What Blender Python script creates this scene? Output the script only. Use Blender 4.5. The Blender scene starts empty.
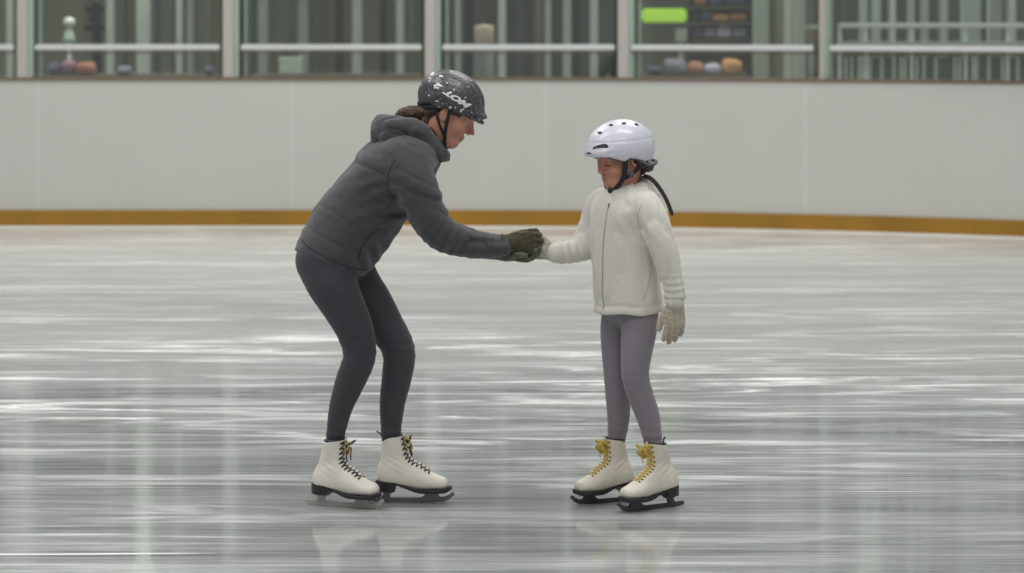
import bpy, bmesh, math, random
import numpy as np
from mathutils import Vector, Matrix
from mathutils.bvhtree import BVHTree
random.seed(7)
C = bpy.context.scene.collection
FPX, HC, HY = 2800.0, 1.75, 10.0      # focal length in px, camera height, horizon row
YB = 9.9
f32 = np.float32

# ------------------------------------------------------------------ helpers
def at(px, py, Y):                     # point of the place seen at px,py at distance Y
    return np.array([(px-512)*Y/FPX, Y, HC-(py-HY)*Y/FPX])
def W(px, py, dy=0.0): return at(px, py, YB+dy)
def ground(px, py):
    Y = HC*FPX/(py-HY); return np.array([(px-512)*Y/FPX, Y, 0.0])
def srgb(r, g, b):
    return tuple(((c/255)/12.92 if c/255 <= .04045 else ((c/255+.055)/1.055)**2.4) for c in (r, g, b))+(1,)

class N:
    def __init__(s, m): s.t = m.node_tree; s.m = m
    def add(s, ty, **kw):
        n = s.t.nodes.new(ty)
        for k, v in kw.items(): setattr(n, k, v)
        return n
    def link(s, a, b): s.t.links.new(a, b)

def mat(name, col, rough=.6, bump=0, bscale=200, metal=0, spec=.5, var=0, vscale=20, stretch=(1,1,1), sheen=0, emit=0, coat=0, wave=None):
    m = bpy.data.materials.new(name); m.use_nodes = True
    n = N(m); b = m.node_tree.nodes['Principled BSDF']
    c = srgb(*col); b.inputs['Base Color'].default_value = c
    b.inputs['Roughness'].default_value = rough; b.inputs['Metallic'].default_value = metal
    b.inputs['Specular IOR Level'].default_value = spec
    if sheen:
        b.inputs['Sheen Weight'].default_value = sheen; b.inputs['Sheen Roughness'].default_value = .5
    if coat: b.inputs['Coat Weight'].default_value = coat; b.inputs['Coat Roughness'].default_value = .15
    if emit:
        b.inputs['Emission Color'].default_value = c; b.inputs['Emission Strength'].default_value = emit
    tc = n.add('ShaderNodeTexCoord'); mp = n.add('ShaderNodeMapping'); mp.inputs['Scale'].default_value = stretch
    n.link(tc.outputs['Object'], mp.inputs['Vector'])
    if var:
        t = n.add('ShaderNodeTexNoise'); t.inputs['Scale'].default_value = vscale; t.inputs['Detail'].default_value = 5
        n.link(mp.outputs[0], t.inputs['Vector'])
        r = n.add('ShaderNodeMapRange'); r.inputs[1].default_value = .3; r.inputs[2].default_value = .7
        r.inputs[3].default_value = 1-var; r.inputs[4].default_value = 1+var
        n.link(t.outputs[0], r.inputs[0])
        mx = n.add('ShaderNodeVectorMath', operation='SCALE'); mx.inputs[0].default_value = c[:3]
        n.link(r.outputs[0], mx.inputs['Scale']); n.link(mx.outputs[0], b.inputs['Base Color'])
    if bump:
        if wave:
            t = n.add('ShaderNodeTexWave'); t.inputs['Scale'].default_value = bscale; t.inputs['Distortion'].default_value = 1.5
            t.bands_direction = wave
        else:
            t = n.add('ShaderNodeTexNoise'); t.inputs['Scale'].default_value = bscale; t.inputs['Detail'].default_value = 3
        n.link(mp.outputs[0], t.inputs['Vector'])
        bp = n.add('ShaderNodeBump'); bp.inputs['Strength'].default_value = bump; bp.inputs['Distance'].default_value = .004
        n.link(t.outputs[0], bp.inputs['Height']); n.link(bp.outputs[0], b.inputs['Normal'])
    return m

def tag(o, label=None, cat=None, group=None, kind=None):
    if label: o['label'] = label
    if cat: o['category'] = cat
    if group: o['group'] = group
    if kind: o['kind'] = kind
    return o
def empty(name, loc, label=None, cat=None, group=None):
    o = bpy.data.objects.new(name, None); C.objects.link(o); o.location = loc; o.empty_display_size = .1
    return tag(o, label, cat, group)
bpy_parent_cache = {}
def put(name, me, m, parent=None, smooth=True, label=None):
    o = bpy.data.objects.new(name, me); C.objects.link(o)
    for x in (m if isinstance(m, (list, tuple)) else [m]):
        if len(me.materials) < len(m if isinstance(m, (list, tuple)) else [m]): me.materials.append(x)
    if smooth and not me.name.startswith('flat'): me.shade_smooth()
    if parent is not None:
        o.parent = parent
        # meshes are written in world space: cancel the parents' transforms (all unrotated)
        p = parent; off = Vector((0,0,0))
        while p is not None: off -= p.location; p = p.parent
        o.location = off
    if label: o['label'] = label
    return o
def raw(V, Q):
    me = bpy.data.meshes.new('m'); me.from_pydata([tuple(v) for v in V], [], [tuple(q) for q in Q]); me.update(); return me
def bmmesh(bm):
    bmesh.ops.recalc_face_normals(bm, faces=bm.faces)
    me = bpy.data.meshes.new('m'); bm.to_mesh(me); bm.free(); return me
def box_bm(bm, c, s, rz=0, bev=0):
    r = bmesh.ops.create_cube(bm, size=1); vs = r['verts']
    M = Matrix.Translation(Vector(c)) @ Matrix.Rotation(rz, 4, 'Z') @ Matrix.Diagonal((s[0], s[1], s[2], 1))
    bmesh.ops.transform(bm, matrix=M, verts=vs)
    if bev:
        es = list({e for v in vs for e in v.link_edges})
        bmesh.ops.bevel(bm, geom=es, offset=bev, segments=2, affect='EDGES')
def boxes(lst, bev=0):
    bm = bmesh.new()
    for b in lst: box_bm(bm, *b, bev=bev)
    me = bmmesh(bm); me.name = 'flat'; return me
def tube_bm(bm, pts, r, n=8, cap=True, flat=1.0):
    pts = [Vector(p) for p in pts]; rs = r if isinstance(r, (list, tuple)) else [r]*len(pts)
    rings = []; prev = None
    for i, p in enumerate(pts):
        t = (pts[min(i+1, len(pts)-1)]-pts[max(i-1, 0)]).normalized()
        a = prev if prev is not None else (Vector((0,1,0)) if abs(t.y) < .9 else Vector((1,0,0)))
        u = (a-t*a.dot(t)).normalized(); v = t.cross(u); prev = u
        rings.append([bm.verts.new(p+(u*math.cos(k*2*math.pi/n)+v*math.sin(k*2*math.pi/n)*flat)*rs[i]) for k in range(n)])
    for a, b in zip(rings, rings[1:]):
        for k in range(n): bm.faces.new((a[k], a[(k+1) % n], b[(k+1) % n], b[k]))
    if cap: bm.faces.new(rings[0][::-1]); bm.faces.new(rings[-1])
def tubes(lst, n=8, flat=1.0):
    bm = bmesh.new()
    for pts, r in lst: tube_bm(bm, pts, r, n, flat=flat)
    return bmmesh(bm)
def sphere_bm(bm, c, r, u=12, v=8, sc=(1,1,1)):
    rr = bmesh.ops.create_uvsphere(bm, u_segments=u, v_segments=v, radius=r)
    bmesh.ops.transform(bm, matrix=Matrix.Translation(Vector(c)) @ Matrix.Diagonal((*sc, 1)), verts=rr['verts'])
def lathe(c, prof, n=24):
    bm = bmesh.new(); rings = []
    for r, z in prof:
        rings.append([bm.verts.new((c[0]+r*math.cos(k*2*math.pi/n), c[1]+r*math.sin(k*2*math.pi/n), c[2]+z)) for k in range(n)])
    for a, b in zip(rings, rings[1:]):
        for k in range(n): bm.faces.new((a[k], a[(k+1) % n], b[(k+1) % n], b[k]))
    bm.faces.new(rings[0][::-1]); bm.faces.new(rings[-1]); return bmmesh(bm)

def spline(P, n=6):
    P = np.array(P, float); out = []
    Q = np.vstack([2*P[0]-P[1], P, 2*P[-1]-P[-2]])
    for i in range(1, len(Q)-2):
        for k in range(n):
            t = k/n; a, b, c, d = Q[i-1], Q[i], Q[i+1], Q[i+2]
            out.append(.5*((2*b)+(-a+c)*t+(2*a-5*b+4*c-d)*t*t+(-a+3*b-3*c+d)*t**3))
    out.append(P[-1]); return np.array(out)

# ------------------------------------------------------------------ distance-field modelling
def smin(a, b, k):
    if k <= 0: return np.minimum(a, b)
    h = np.maximum(k-np.abs(a-b), 0)/k
    return np.minimum(a, b)-h*h*k*.25
_rng = np.random.RandomState(3); _lat = _rng.rand(32, 32, 32).astype(f32)*2-1
def noise3(x, y, z):
    x, y, z = np.broadcast_arrays(x, y, z)
    xi = np.floor(x).astype(int); yi = np.floor(y).astype(int); zi = np.floor(z).astype(int)
    u, v, w = x-xi, y-yi, z-zi
    u = u*u*(3-2*u); v = v*v*(3-2*v); w = w*w*(3-2*w)
    r = 0
    for a in (0, 1):
        for b in (0, 1):
            for c in (0, 1):
                r = r+_lat[(xi+a) & 31, (yi+b) & 31, (zi+c) & 31]*(u if a else 1-u)*(v if b else 1-v)*(w if c else 1-w)
    return r.astype(f32)

class Fld:
    def __init__(s, lo, hi, h, fine=()):
        s.ax = []
        for i in range(3):
            x = lo[i]; a = [x]
            while x < hi[i]:
                st = h
                for (axis, p, q, hh) in fine:
                    if axis == i and p <= x <= q: st = min(st, hh)
                x += st; a.append(x)
            s.ax.append(np.array(a, f32))
        s.F = np.full([len(a) for a in s.ax], 1.0, f32)
    def sl(s, lo, hi):
        r = []
        for i in range(3):
            a = int(np.searchsorted(s.ax[i], lo[i])); b = int(np.searchsorted(s.ax[i], hi[i]))
            r.append(slice(max(a-1, 0), min(b+1, len(s.ax[i]))))
        return tuple(r)
    def grid(s, sl):
        return (s.ax[0][sl[0]][:, None, None], s.ax[1][sl[1]][None, :, None], s.ax[2][sl[2]][None, None, :])
    def add(s, fn, lo, hi, k=0, m=.05, sub=False):
        lo = np.array(lo)-m; hi = np.array(hi)+m
        sl = s.sl(lo, hi)
        if any(q.stop-q.start <= 0 for q in sl): return
        d = fn(*s.grid(sl)).astype(f32)
        s.F[sl] = -smin(-s.F[sl], d, k) if sub else smin(s.F[sl], d, k)
    def chain(s, P, L=(0,1,0), k=.02, n=5, sub=False, extra=0.0, cap=True, m=.05):
        """P rows: x,y,z,a(lateral radius),b(other radius)"""
        P = np.array([list(p)+[p[3]] if len(p) == 4 else list(p) for p in P], float)
        S = spline(P, n) if n > 1 else P
        S[:, 3:] += extra
        r = S[:, 3:].max()
        lo = S[:, :3].min(0)-r; hi = S[:, :3].max(0)+r
        L = np.array(L, float); L /= np.linalg.norm(L)
        sl0 = s.sl(lo-m, hi+m)
        if any(q.stop-q.start <= 0 for q in sl0): return
        T = np.full([q.stop-q.start for q in sl0], 1.0, f32)
        for A, B in zip(S[:-1], S[1:]):
            rr = max(A[3], A[4], B[3], B[4])
            l = np.minimum(A[:3], B[:3])-rr-m; h = np.maximum(A[:3], B[:3])+rr+m
            sl = s.sl(l, h)
            sl = tuple(slice(max(q.start, p.start), min(q.stop, p.stop)) for q, p in zip(sl, sl0))
            if any(q.stop-q.start <= 0 for q in sl): continue
            X, Y, Z = s.grid(sl)
            ba = B[:3]-A[:3]; bb = float(ba@ba)+1e-12
            px, py, pz = X-f32(A[0]), Y-f32(A[1]), Z-f32(A[2])
            hh = np.clip((px*f32(ba[0])+py*f32(ba[1])+pz*f32(ba[2]))/f32(bb), 0, 1)
            qx, qy, qz = px-hh*f32(ba[0]), py-hh*f32(ba[1]), pz-hh*f32(ba[2])
            a = f32(A[3])+f32(B[3]-A[3])*hh; b = f32(A[4])+f32(B[4]-A[4])*hh
            q2 = qx*qx+qy*qy+qz*qz
            if abs(A[3]-A[4]) < 1e-6 and abs(B[3]-B[4]) < 1e-6:
                d = np.sqrt(q2)-a
            else:
                u = qx*f32(L[0])+qy*f32(L[1])+qz*f32(L[2]); w2 = np.maximum(q2-u*u, 0); u2 = u*u
                k0 = np.sqrt(u2/(a*a)+w2/(b*b)); k1 = np.sqrt(u2/(a**4)+w2/(b**4))+1e-6
                d = k0*(k0-1)/k1
            ls = tuple(slice(q.start-p.start, q.stop-p.start) for q, p in zip(sl, sl0))
            T[ls] = np.minimum(T[ls], d)
        s.F[sl0] = -smin(-s.F[sl0], T, k) if sub else smin(s.F[sl0], T, k)
    def mesh(s, smooth=1, matf=None):
        F = s.F; S = F < 0
        cnt = np.zeros([d-1 for d in F.shape], np.int8)
        offs = [(a, b, c) for a in (0, 1) for b in (0, 1) for c in (0, 1)]
        def sh(A, o): return A[o[0]:A.shape[0]-1+o[0], o[1]:A.shape[1]-1+o[1], o[2]:A.shape[2]-1+o[2]]
        for o in offs: cnt += sh(S, o)
        mask = (cnt > 0) & (cnt < 8)
        idx = np.full(mask.shape, -1, np.int32); cells = np.argwhere(mask); idx[mask] = np.arange(len(cells))
        acc = np.zeros((len(cells), 3)); num = np.zeros(len(cells))
        for a in offs:
            for ax in range(3):
                if a[ax]: continue
                b = list(a); b[ax] = 1
                ca = cells+np.array(a); cb = cells+np.array(b)
                fa = F[ca[:, 0], ca[:, 1], ca[:, 2]]; fb = F[cb[:, 0], cb[:, 1], cb[:, 2]]
                cr = (fa < 0) != (fb < 0); t = np.where(cr, fa/np.where(fa == fb, 1, fa-fb), 0)
                p = np.stack([s.ax[i][ca[:, i]] for i in range(3)], 1).astype(float)
                p[:, ax] += t*(s.ax[ax][cb[:, ax]]-s.ax[ax][ca[:, ax]])
                acc += p*cr[:, None]; num += cr
        V = acc/num[:, None]
        Q = []
        for ax in range(3):
            o1, o2 = (ax+1) % 3, (ax+2) % 3
            A = np.moveaxis(S, ax, 0); d = A[:-1] != A[1:]
            inside = A[:-1] & d
            I = np.moveaxis(idx, ax, 0)
            order = [ax]+[i for i in range(3) if i != ax]
            # inner axes of A are the other two in ascending order
            dd = d[:, 1:-1, 1:-1]
            w = np.argwhere(dd); w[:, 1:] += 1
            q = np.stack([I[w[:, 0], w[:, 1]-1, w[:, 2]-1], I[w[:, 0], w[:, 1], w[:, 2]-1], I[w[:, 0], w[:, 1], w[:, 2]], I[w[:, 0], w[:, 1]-1, w[:, 2]]], 1)
            ins = inside[w[:, 0], w[:, 1], w[:, 2]]
            flip = ins if ax != 1 else ~ins
            q[~flip] = q[~flip][:, ::-1]
            Q.append(q)
        Q = np.vstack(Q); Q = Q[(Q >= 0).all(1)]
        for _ in range(smooth):
            for lam in (.5, -.3):
                a2 = np.zeros_like(V); n2 = np.zeros(len(V))
                for i in range(4):
                    x, y = Q[:, i], Q[:, (i+1) % 4]
                    for c in range(3):
                        a2[:, c] += np.bincount(x, V[y, c], len(V))+np.bincount(y, V[x, c], len(V))
                    n2 += np.bincount(x, minlength=len(V))+np.bincount(y, minlength=len(V))
                V = V+lam*(a2/np.maximum(n2, 1)[:, None]-V)
        me = bpy.data.meshes.new('m')
        me.vertices.add(len(V)); me.vertices.foreach_set('co', V.astype(f32).ravel())
        me.loops.add(len(Q)*4); me.loops.foreach_set('vertex_index', Q.astype(np.int32).ravel())
        me.polygons.add(len(Q)); me.polygons.foreach_set('loop_start', np.arange(0, len(Q)*4, 4, dtype=np.int32))
        me.polygons.foreach_set('loop_total', np.full(len(Q), 4, np.int32))
        me.update(calc_edges=True)
        if matf is not None:
            cen = V[Q].mean(1); me.polygons.foreach_set('material_index', matf(cen).astype(np.int32))
        return me

def ell(c, r, R=None):
    """ellipsoid; R = 3x3 rows local axes"""
    c = np.array(c, f32); r = np.array(r, f32)
    R = np.eye(3, dtype=f32) if R is None else np.array(R, f32)
    def fn(X, Y, Z):
        x, y, z = X-c[0], Y-c[1], Z-c[2]
        q = [(x*R[i, 0]+y*R[i, 1]+z*R[i, 2]) for i in range(3)]
        k0 = np.sqrt(sum((q[i]/r[i])**2 for i in range(3))); k1 = np.sqrt(sum((q[i]/r[i]**2)**2 for i in range(3)))+1e-6
        return k0*(k0-1)/k1
    return fn

class Head:                            # local frame: forward, lateral (figure's left), up
    def __init__(s, o, F, s_):
        s.o = np.array(o); s.s = s_
        F = np.array(F, float); F /= np.linalg.norm(F)
        L = np.cross([0, 0, 1], F); L /= np.linalg.norm(L); U = np.cross(F, L)
        s.R = np.stack([F, L, U])
    def p(s, f, l, u): return s.o+s.s*(f*s.R[0]+l*s.R[1]+u*s.R[2])
    def loc(s, P): return ((P-s.o)@s.R.T)/s.s
    def lgrid(s, X, Y, Z):
        x, y, z = X-f32(s.o[0]), Y-f32(s.o[1]), Z-f32(s.o[2]); R = s.R.astype(f32)/f32(s.s)
        return [x*R[i, 0]+y*R[i, 1]+z*R[i, 2] for i in range(3)]
    def E(s, fld, c, r, k=.02, sub=False):
        p = s.p(*c); rr = np.array(r)*s.s; m = max(rr)
        fld.add(ell(p, rr, s.R), p-m, p+m, k*s.s, m=.04, sub=sub)
    def cap(s, fld, a, b, ra, rb, k=.01, sub=False):
        A = s.p(*a); B = s.p(*b)
        fld.chain([[*A, ra*s.s], [*B, rb*s.s]], k=k*s.s, n=1, sub=sub, m=.03)
    def build(s, F, child=False):
        ck = .004 if child else .0015; nf = .104 if child else .111; cu = -.087 if child else -.098; jr = .062 if child else .071; cf = .064 if child else .060
        s.E(F, (-.008, 0, .028), (.098, .074, .088), 0)
        s.E(F, (.03, 0, -.045), (.054, .050, jr), .04)
        s.E(F, (-.01, 0, -.045), (.05, .058, .05), .03)
        s.E(F, (cf, 0, cu), (.02, .022, .016), .03)
        for l in (-1, 1):
            s.E(F, (.056, l*.034, -.034), (.026+ck*.5, .022+ck, .024+ck), .022)
            s.cap(F, (.0, l*.055, -.05), (cf-.010, l*.020, cu-.003), .013, .011, .025)
        s.cap(F, (.078, -.030, .014), (.078, .030, .014), .011, .011, .025)
        for l in (-1, 1): s.E(F, (.101, l*.029, -.008), (.016, .016, .012), .012, True)
        for l in (-1, 1): s.E(F, (.074, l*.030, -.008), (.0125, .0145, .0115), .005)
        s.cap(F, (.087, 0, .004), (nf, 0, -.033), .0050, .0075, .010); s.cap(F, (.080, 0, -.022), (.094, 0, -.038), .011, .007, .008)
        for l in (-1, 1): s.E(F, (.097, l*.010, -.040), (.009, .007, .006), .006)
        s.cap(F, (.0855, -.012, -.0635), (.0855, .012, -.0635), .0050, .0050, .010)
        s.cap(F, (.0825, -.010, -.0735), (.0825, .010, -.0735), .0062, .0062, .010)
        s.cap(F, (.0925, -.018, -.0685), (.0925, .018, -.0685), .0018, .0018, .003, True)
        for l in (-1, 1):
            s.E(F, (-.004, l*.077, -.008), (.019, .008, .031), .006)
            s.E(F, (.002, l*.086, -.004), (.009, .006, .015), .004, True)

def hand(Wp, D, Nn, S, sc=1.0, curls=((25,30,20),)*4, thumb=(.75, .62, .25), spread=1.0):
    """rows of chains for palm, four fingers, thumb. D forward, Nn palm side, S thumb side"""
    D = np.array(D, float); D /= np.linalg.norm(D)
    Nn = np.array(Nn, float); Nn -= D*(Nn@D); Nn /= np.linalg.norm(Nn)
    S = np.array(S, float); S -= D*(S@D)+Nn*(S@Nn); S /= np.linalg.norm(S)
    Wp = np.array(Wp, float)
    palm = [[*(Wp-D*.02*sc), .027*sc, .021*sc], [*(Wp+D*.025*sc), .034*sc, .017*sc], [*(Wp+D*.06*sc), .040*sc, .0150*sc], [*(Wp+D*.084*sc), .038*sc, .012*sc]]
    fingers = []
    for i, (off, ln, r) in enumerate(((.029, .072, .0088), (.0095, .080, .009), (-.010, .074, .0087), (-.029, .058, .0078))):
        p = Wp+sc*(D*(.078-.006*(i in (0, 3)))+S*off); sp = S*off*1.6*spread
        pts = [[*p, r*sc]]; ang = 0
        for j, fr in enumerate((.45, .31, .24)):
            ang += math.radians(curls[i % len(curls)][j])
            d = D*math.cos(ang)+Nn*math.sin(ang)+sp*math.cos(ang)
            d /= np.linalg.norm(d); p = p+d*ln*fr*sc
            pts.append([*p, (r-.0006*(j+1))*sc])
        fingers.append(pts)
    t = D*thumb[0]+S*thumb[1]+Nn*thumb[2]; t /= np.linalg.norm(t)
    p0 = Wp+sc*(D*.018+S*.026+Nn*.006); p1 = p0+t*.034*sc; p2 = p1+(t*.8+D*.35)*.028*sc; p3 = p2+(t*.4+D*.8)*.02*sc
    th = [[*p0, .0135*sc], [*p1, .0115*sc], [*p2, .0098*sc], [*p3, .0085*sc]]
    return palm, fingers, th, S
def add_hand(F, H, extra=0.0, gap=.003):
    palm, fingers, th, S = H
    F.chain(palm, L=S, k=.012, n=3, extra=extra)
    for f in fingers: F.chain(f, k=gap, n=2, extra=extra, m=.02)
    F.chain(th, k=.008, n=3, extra=extra, m=.02)
def bb(*Ps):
    A = np.vstack([np.array([r[:3] for r in P]) for P in Ps]); return A.min(0), A.max(0)

# ------------------------------------------------------------------ materials
M = {}
M['skin'] = mat('skin', (192,136,114), .5, .15, 300, var=.06, vscale=40)
M['lips'] = mat('lips', (182,120,102), .5)
M['brow'] = mat('eyebrow', (70,52,40), .8)
M['eyew'] = mat('eye_white', (205,198,190), .3)
M['iris'] = mat('iris', (50,38,30), .2)
M['jacket'] = mat('charcoal_fleece', (66,66,71), .85, .45, 260, var=.14, vscale=60, sheen=.25)
M['jacketseam'] = mat('charcoal_seam', (48,48,52), .8)
M['wlegg'] = mat('charcoal_knit_leggings', (57,59,64), .8, .35, 500, var=.10, vscale=180, sheen=.15)
M['wglove'] = mat('olive_brown_knit', (66,62,40), .9, .8, 160, var=.3, vscale=90, sheen=.2)
M['wglove2'] = mat('grey_green_knit', (88,92,74), .9, .8, 160, var=.25, vscale=90, sheen=.2)
M['hairb'] = mat('brown_hair', (72,52,36), .5, .8, 30, var=.95, vscale=30, stretch=(1,8,4))
M['hairk'] = mat('dark_brown_hair', (48,38,32), .5, .8, 30, var=.4, vscale=40, stretch=(1,8,4))
M['strap'] = mat('black_webbing', (34,34,38), .7, .2, 400)
M['black'] = mat('black_plastic', (30,31,33), .45)
M['cream'] = mat('cream_fleece', (214,211,202), .9, .35, 220, var=.035, vscale=50, sheen=.3)
M['creamseam'] = mat('cream_seam', (186,182,172), .9)
M['creamrib'] = mat('cream_ribbing', (205,201,190), .9, .6, 90, wave='X')
M['lav'] = mat('lavender_grey_leggings', (132,126,134), .8, .25, 500, var=.06, vscale=180, sheen=.2)
M['gglove'] = mat('beige_knit', (180,171,154), .95, 1.0, 120, var=.26, vscale=110, sheen=.2)
M['leather'] = mat('white_skate_leather', (228,223,212), .42, .12, 60, var=.05, vscale=15)
M['leatherg'] = mat('ivory_skate_leather', (220,214,200), .45, .15, 60, var=.07, vscale=15)
M['sole'] = mat('black_sole', (38,36,40), .4)
M['steel'] = mat('dull_steel', (120,120,122), .35, metal=.7)
M['darksteel'] = mat('dark_steel', (84,82,84), .4, metal=.6)
M['palesteel'] = mat('frosted_pale_steel', (178,176,170), .5, metal=.3)
M['laceb'] = mat('black_lace', (34,34,40), .8)
M['lacey'] = mat('yellow_lace', (210,184,92), .85, .5, 400, var=.25, vscale=200)
M['eyelet'] = mat('dark_eyelet', (62,54,50), .4, metal=.3)
M['gold'] = mat('brown_eyelet', (112,88,60), .4, metal=.4)
M['whitepl'] = mat('white_helmet_shell', (208,210,220), .32, .05, 20, coat=.3)
M['vent'] = mat('dark_vent', (46,48,52), .7)
M['letter'] = mat('white_lettering', (225,225,228), .5)
M['grey'] = mat('grey_lining', (96,98,102), .8)

def helmet_mat():
    m = mat('speckled_charcoal_shell', (64,64,70), .42, coat=.2); n = N(m); b = m.node_tree.nodes['Principled BSDF']
    tc = n.add('ShaderNodeTexCoord')
    v = n.add('ShaderNodeTexNoise'); v.inputs['Scale'].default_value = 150; v.inputs['Detail'].default_value = 2
    w = n.add('ShaderNodeTexNoise'); w.inputs['Scale'].default_value = 55; w.inputs['Detail'].default_value = 3
    n.link(tc.outputs['Object'], v.inputs['Vector']); n.link(tc.outputs['Object'], w.inputs['Vector'])
    r1 = n.add('ShaderNodeMapRange'); r1.inputs[1].default_value = .44; r1.inputs[2].default_value = .72; r1.inputs[3].default_value = 0; r1.inputs[4].default_value = .35
    r2 = n.add('ShaderNodeMapRange'); r2.inputs[1].default_value = .66; r2.inputs[2].default_value = .70
    n.link(v.outputs[0], r1.inputs[0]); n.link(w.outputs[0], r2.inputs[0])
    m1 = n.add('ShaderNodeMix', data_type='RGBA'); m1.inputs[6].default_value = srgb(52,52,58); m1.inputs[7].default_value = srgb(150,148,154)
    m2 = n.add('ShaderNodeMix', data_type='RGBA'); m2.inputs[7].default_value = srgb(215,215,218)
    n.link(r1.outputs[0], m1.inputs[0]); n.link(m1.outputs[2], m2.inputs[6]); n.link(r2.outputs[0], m2.inputs[0]); n.link(m2.outputs[2], b.inputs['Base Color'])
    return m
M['whelmet'] = helmet_mat()

# ================================================================== WOMAN
def R4(p, r, r2=None): return [*p, r, r if r2 is None else r2]
wroot_loc = (float(W(370, 500)[0]), 9.92, 0)
woman = empty('person', wroot_loc, 'bending person in charcoal hooded jacket and speckled black helmet reaching forward', 'person')

wlegN = [R4(W(322,262,-.06), .092), R4(W(331,283,-.085), .086), R4(W(343.5,306,-.085), .076), R4(W(355,331,-.075), .0655), R4(W(359.5,356,-.07), .0575), R4(W(350,382,-.05), .0525), R4(W(341,407,-.035), .042), R4(W(335.5,435,-.022), .033), R4(W(334.5,449,-.02), .032)]
wlegF = [R4(W(346,262,.07), .090), R4(W(358,284,.09), .082), R4(W(371,302,.09), .075), R4(W(384,323,.085), .0665), R4(W(398.5,350,.075), .0590), R4(W(397,376,.07), .0540), R4(W(392.5,402,.06), .0460), R4(W(391,431,.055), .036), R4(W(391.5,444,.055), .033)]
wpel = [R4(W(326,254,0), .155, .095), R4(W(336,266,0), .15, .088)]
wtor = [R4(W(330,258,0), .165, .132), R4(W(343,240,0), .162, .145), R4(W(358,219,0), .165, .146), R4(W(377,194,0), .178, .140), R4(W(393,174,0), .182, .134), R4(W(410,157,0), .155, .105), R4(W(424,146,0), .095, .075)]
warmN = [R4(W(404,164,-.135), .075), R4(W(411,178,-.175), .077), R4(W(421,200,-.19), .070), R4(W(431,220,-.185), .066), R4(W(443,234,-.17), .062), R4(W(462,240,-.13), .053), R4(W(482,244,-.085), .046), R4(W(496,244.5,-.055), .040), R4(W(503,244,-.042), .037)]
warmF = [R4(W(404,164,.135), .075), R4(W(413,182,.18), .073), R4(W(425,206,.185), .067), R4(W(438,232,.17), .060), R4(W(460,240,.125), .050), R4(W(484,245,.075), .045), R4(W(499,248,.045), .036), R4(W(506,249,.038), .033)]
wneck = [R4(W(412,155,0), .07), R4(W(424,143,0), .06), R4(W(436,128,0), .055), R4(W(446,116,0), .053)]
wh = Head(W(449.8, 111.5), (math.cos(math.radians(27)), -.10, -math.sin(math.radians(27))), .97)
whandN = hand(W(509.5,243,-.036), (1,.10,-.02), (.1,1,-.1), (0,.1,1), .95, ((18,38,30),(20,42,32),(22,44,34),(26,46,34)), (.92,.30,.30))
whandF = hand(W(507,253.5,.020), (1,-.12,-.16), (0,-.35,1), (0,-1,-.35), .90, ((22,38,30),)*4, (.6,.7,.5))

lo, hi = bb(wlegN, wlegF, wtor, warmN, warmF, wneck)
lo = lo-.13; hi = hi+.13; hi[2] = W(0, 60)[2]; hi[0] = W(560, 0)[0]
F = Fld(lo, hi, .008, ((0, W(430,0)[0], W(482,0)[0], .0019), (2, W(0,154)[2], W(0,90)[2], .0019), (1, 9.80, 10.0, .0025), (0, W(505,0)[0], W(556,0)[0], .004), (2, W(0,270)[2], W(0,225)[2], .004)))
for ch, L in ((wlegN, (0,1,0)), (wlegF, (0,1,0))): F.chain(ch, L, .03, extra=-.008)
F.chain([p[:3]+[p[3]-.02, p[4]-.025] for p in map(list, wpel)], (0,1,0), .04, n=2)
F.chain([list(p[:3])+[p[3]-.035, p[4]-.045] for p in wtor], (0,1,0), .05)
for ch in (warmN, warmF): F.chain([list(p[:3])+[max(p[3]-.022,.024)]*2 for p in ch], (0,1,0), .04)
F.chain([list(p[:3])+[p[3]]*2 for p in wneck[:1]]+[list(p) for p in wneck[1:]], (0,1,0), .03)
wh.build(F); add_hand(F, whandN, -.0015, .006); add_hand(F, whandF, -.0015, .006)
def face_mats(h, skinz):
    def fn(c):
        l = h.loc(c); r = np.zeros(len(c), int)
        lip = ((l[:, 1]/.0205)**2+((l[:, 2]+.0690)/.0115)**2 < 1) & (l[:, 0] > .076)
        r[lip] = 1
        arc = .019-.25*np.abs(np.abs(l[:, 1])-.03)
        br = (np.abs(l[:, 1]) > .012) & (np.abs(l[:, 1]) < .046) & (np.abs(l[:, 2]-arc) < .0026) & (l[:, 0] > .06)
        r[br] = 2
        return r
    return fn
me = F.mesh(1, face_mats(wh, 0))
wbody = put('body', me, [M['skin'], M['lips'], M['brow']], woman)
def eyes(h, parent):                    # lowered lids: a dark lash line along each
    bv = BVHTree.FromPolygons([v.co for v in parent.data.vertices], [p.vertices for p in parent.data.polygons])
    F_ = Vector(h.R[0].tolist())
    for l in (-1, 1):
        P = []
        for k in range(9):
            t = k/8*2-1; o = Vector(h.p(.3, l*(.030+.0135*t), -.0145-.0030*(1-t*t)))
            q = bv.ray_cast(o, -F_)
            if q[0] is not None: P.append(q[0]+q[1]*.0008)
        put('eyelash', tubes([(P, [.0005]+[.0013]*(len(P)-2)+[.0007])], 6), M['brow'], parent)
eyes(wh, wbody)

# leggings
F = Fld(*[np.array(b) for b in (bb(wlegN, wlegF, wpel)[0]-.18, bb(wlegN, wlegF, wpel)[1]+.18)], .0055)
F.chain(wlegN, (0,1,0), 0); F.chain(wlegF, (0,1,0), .006); F.chain(wpel, (0,1,0), .03, n=3)
X, Y, Z = F.grid(tuple(slice(0, n) for n in F.F.shape))
kz = np.exp(-((Z-W(0,350)[2])/.05)**2)+.9*np.exp(-((Z-W(0,432)[2])/.03)**2)+.25
F.F += (.0010*kz*np.sin(2.6*noise3(X*9, Y*9, Z*8)+Z*170)).astype(f32)
put('leggings', F.mesh(2), M['wlegg'], woman)

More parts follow.
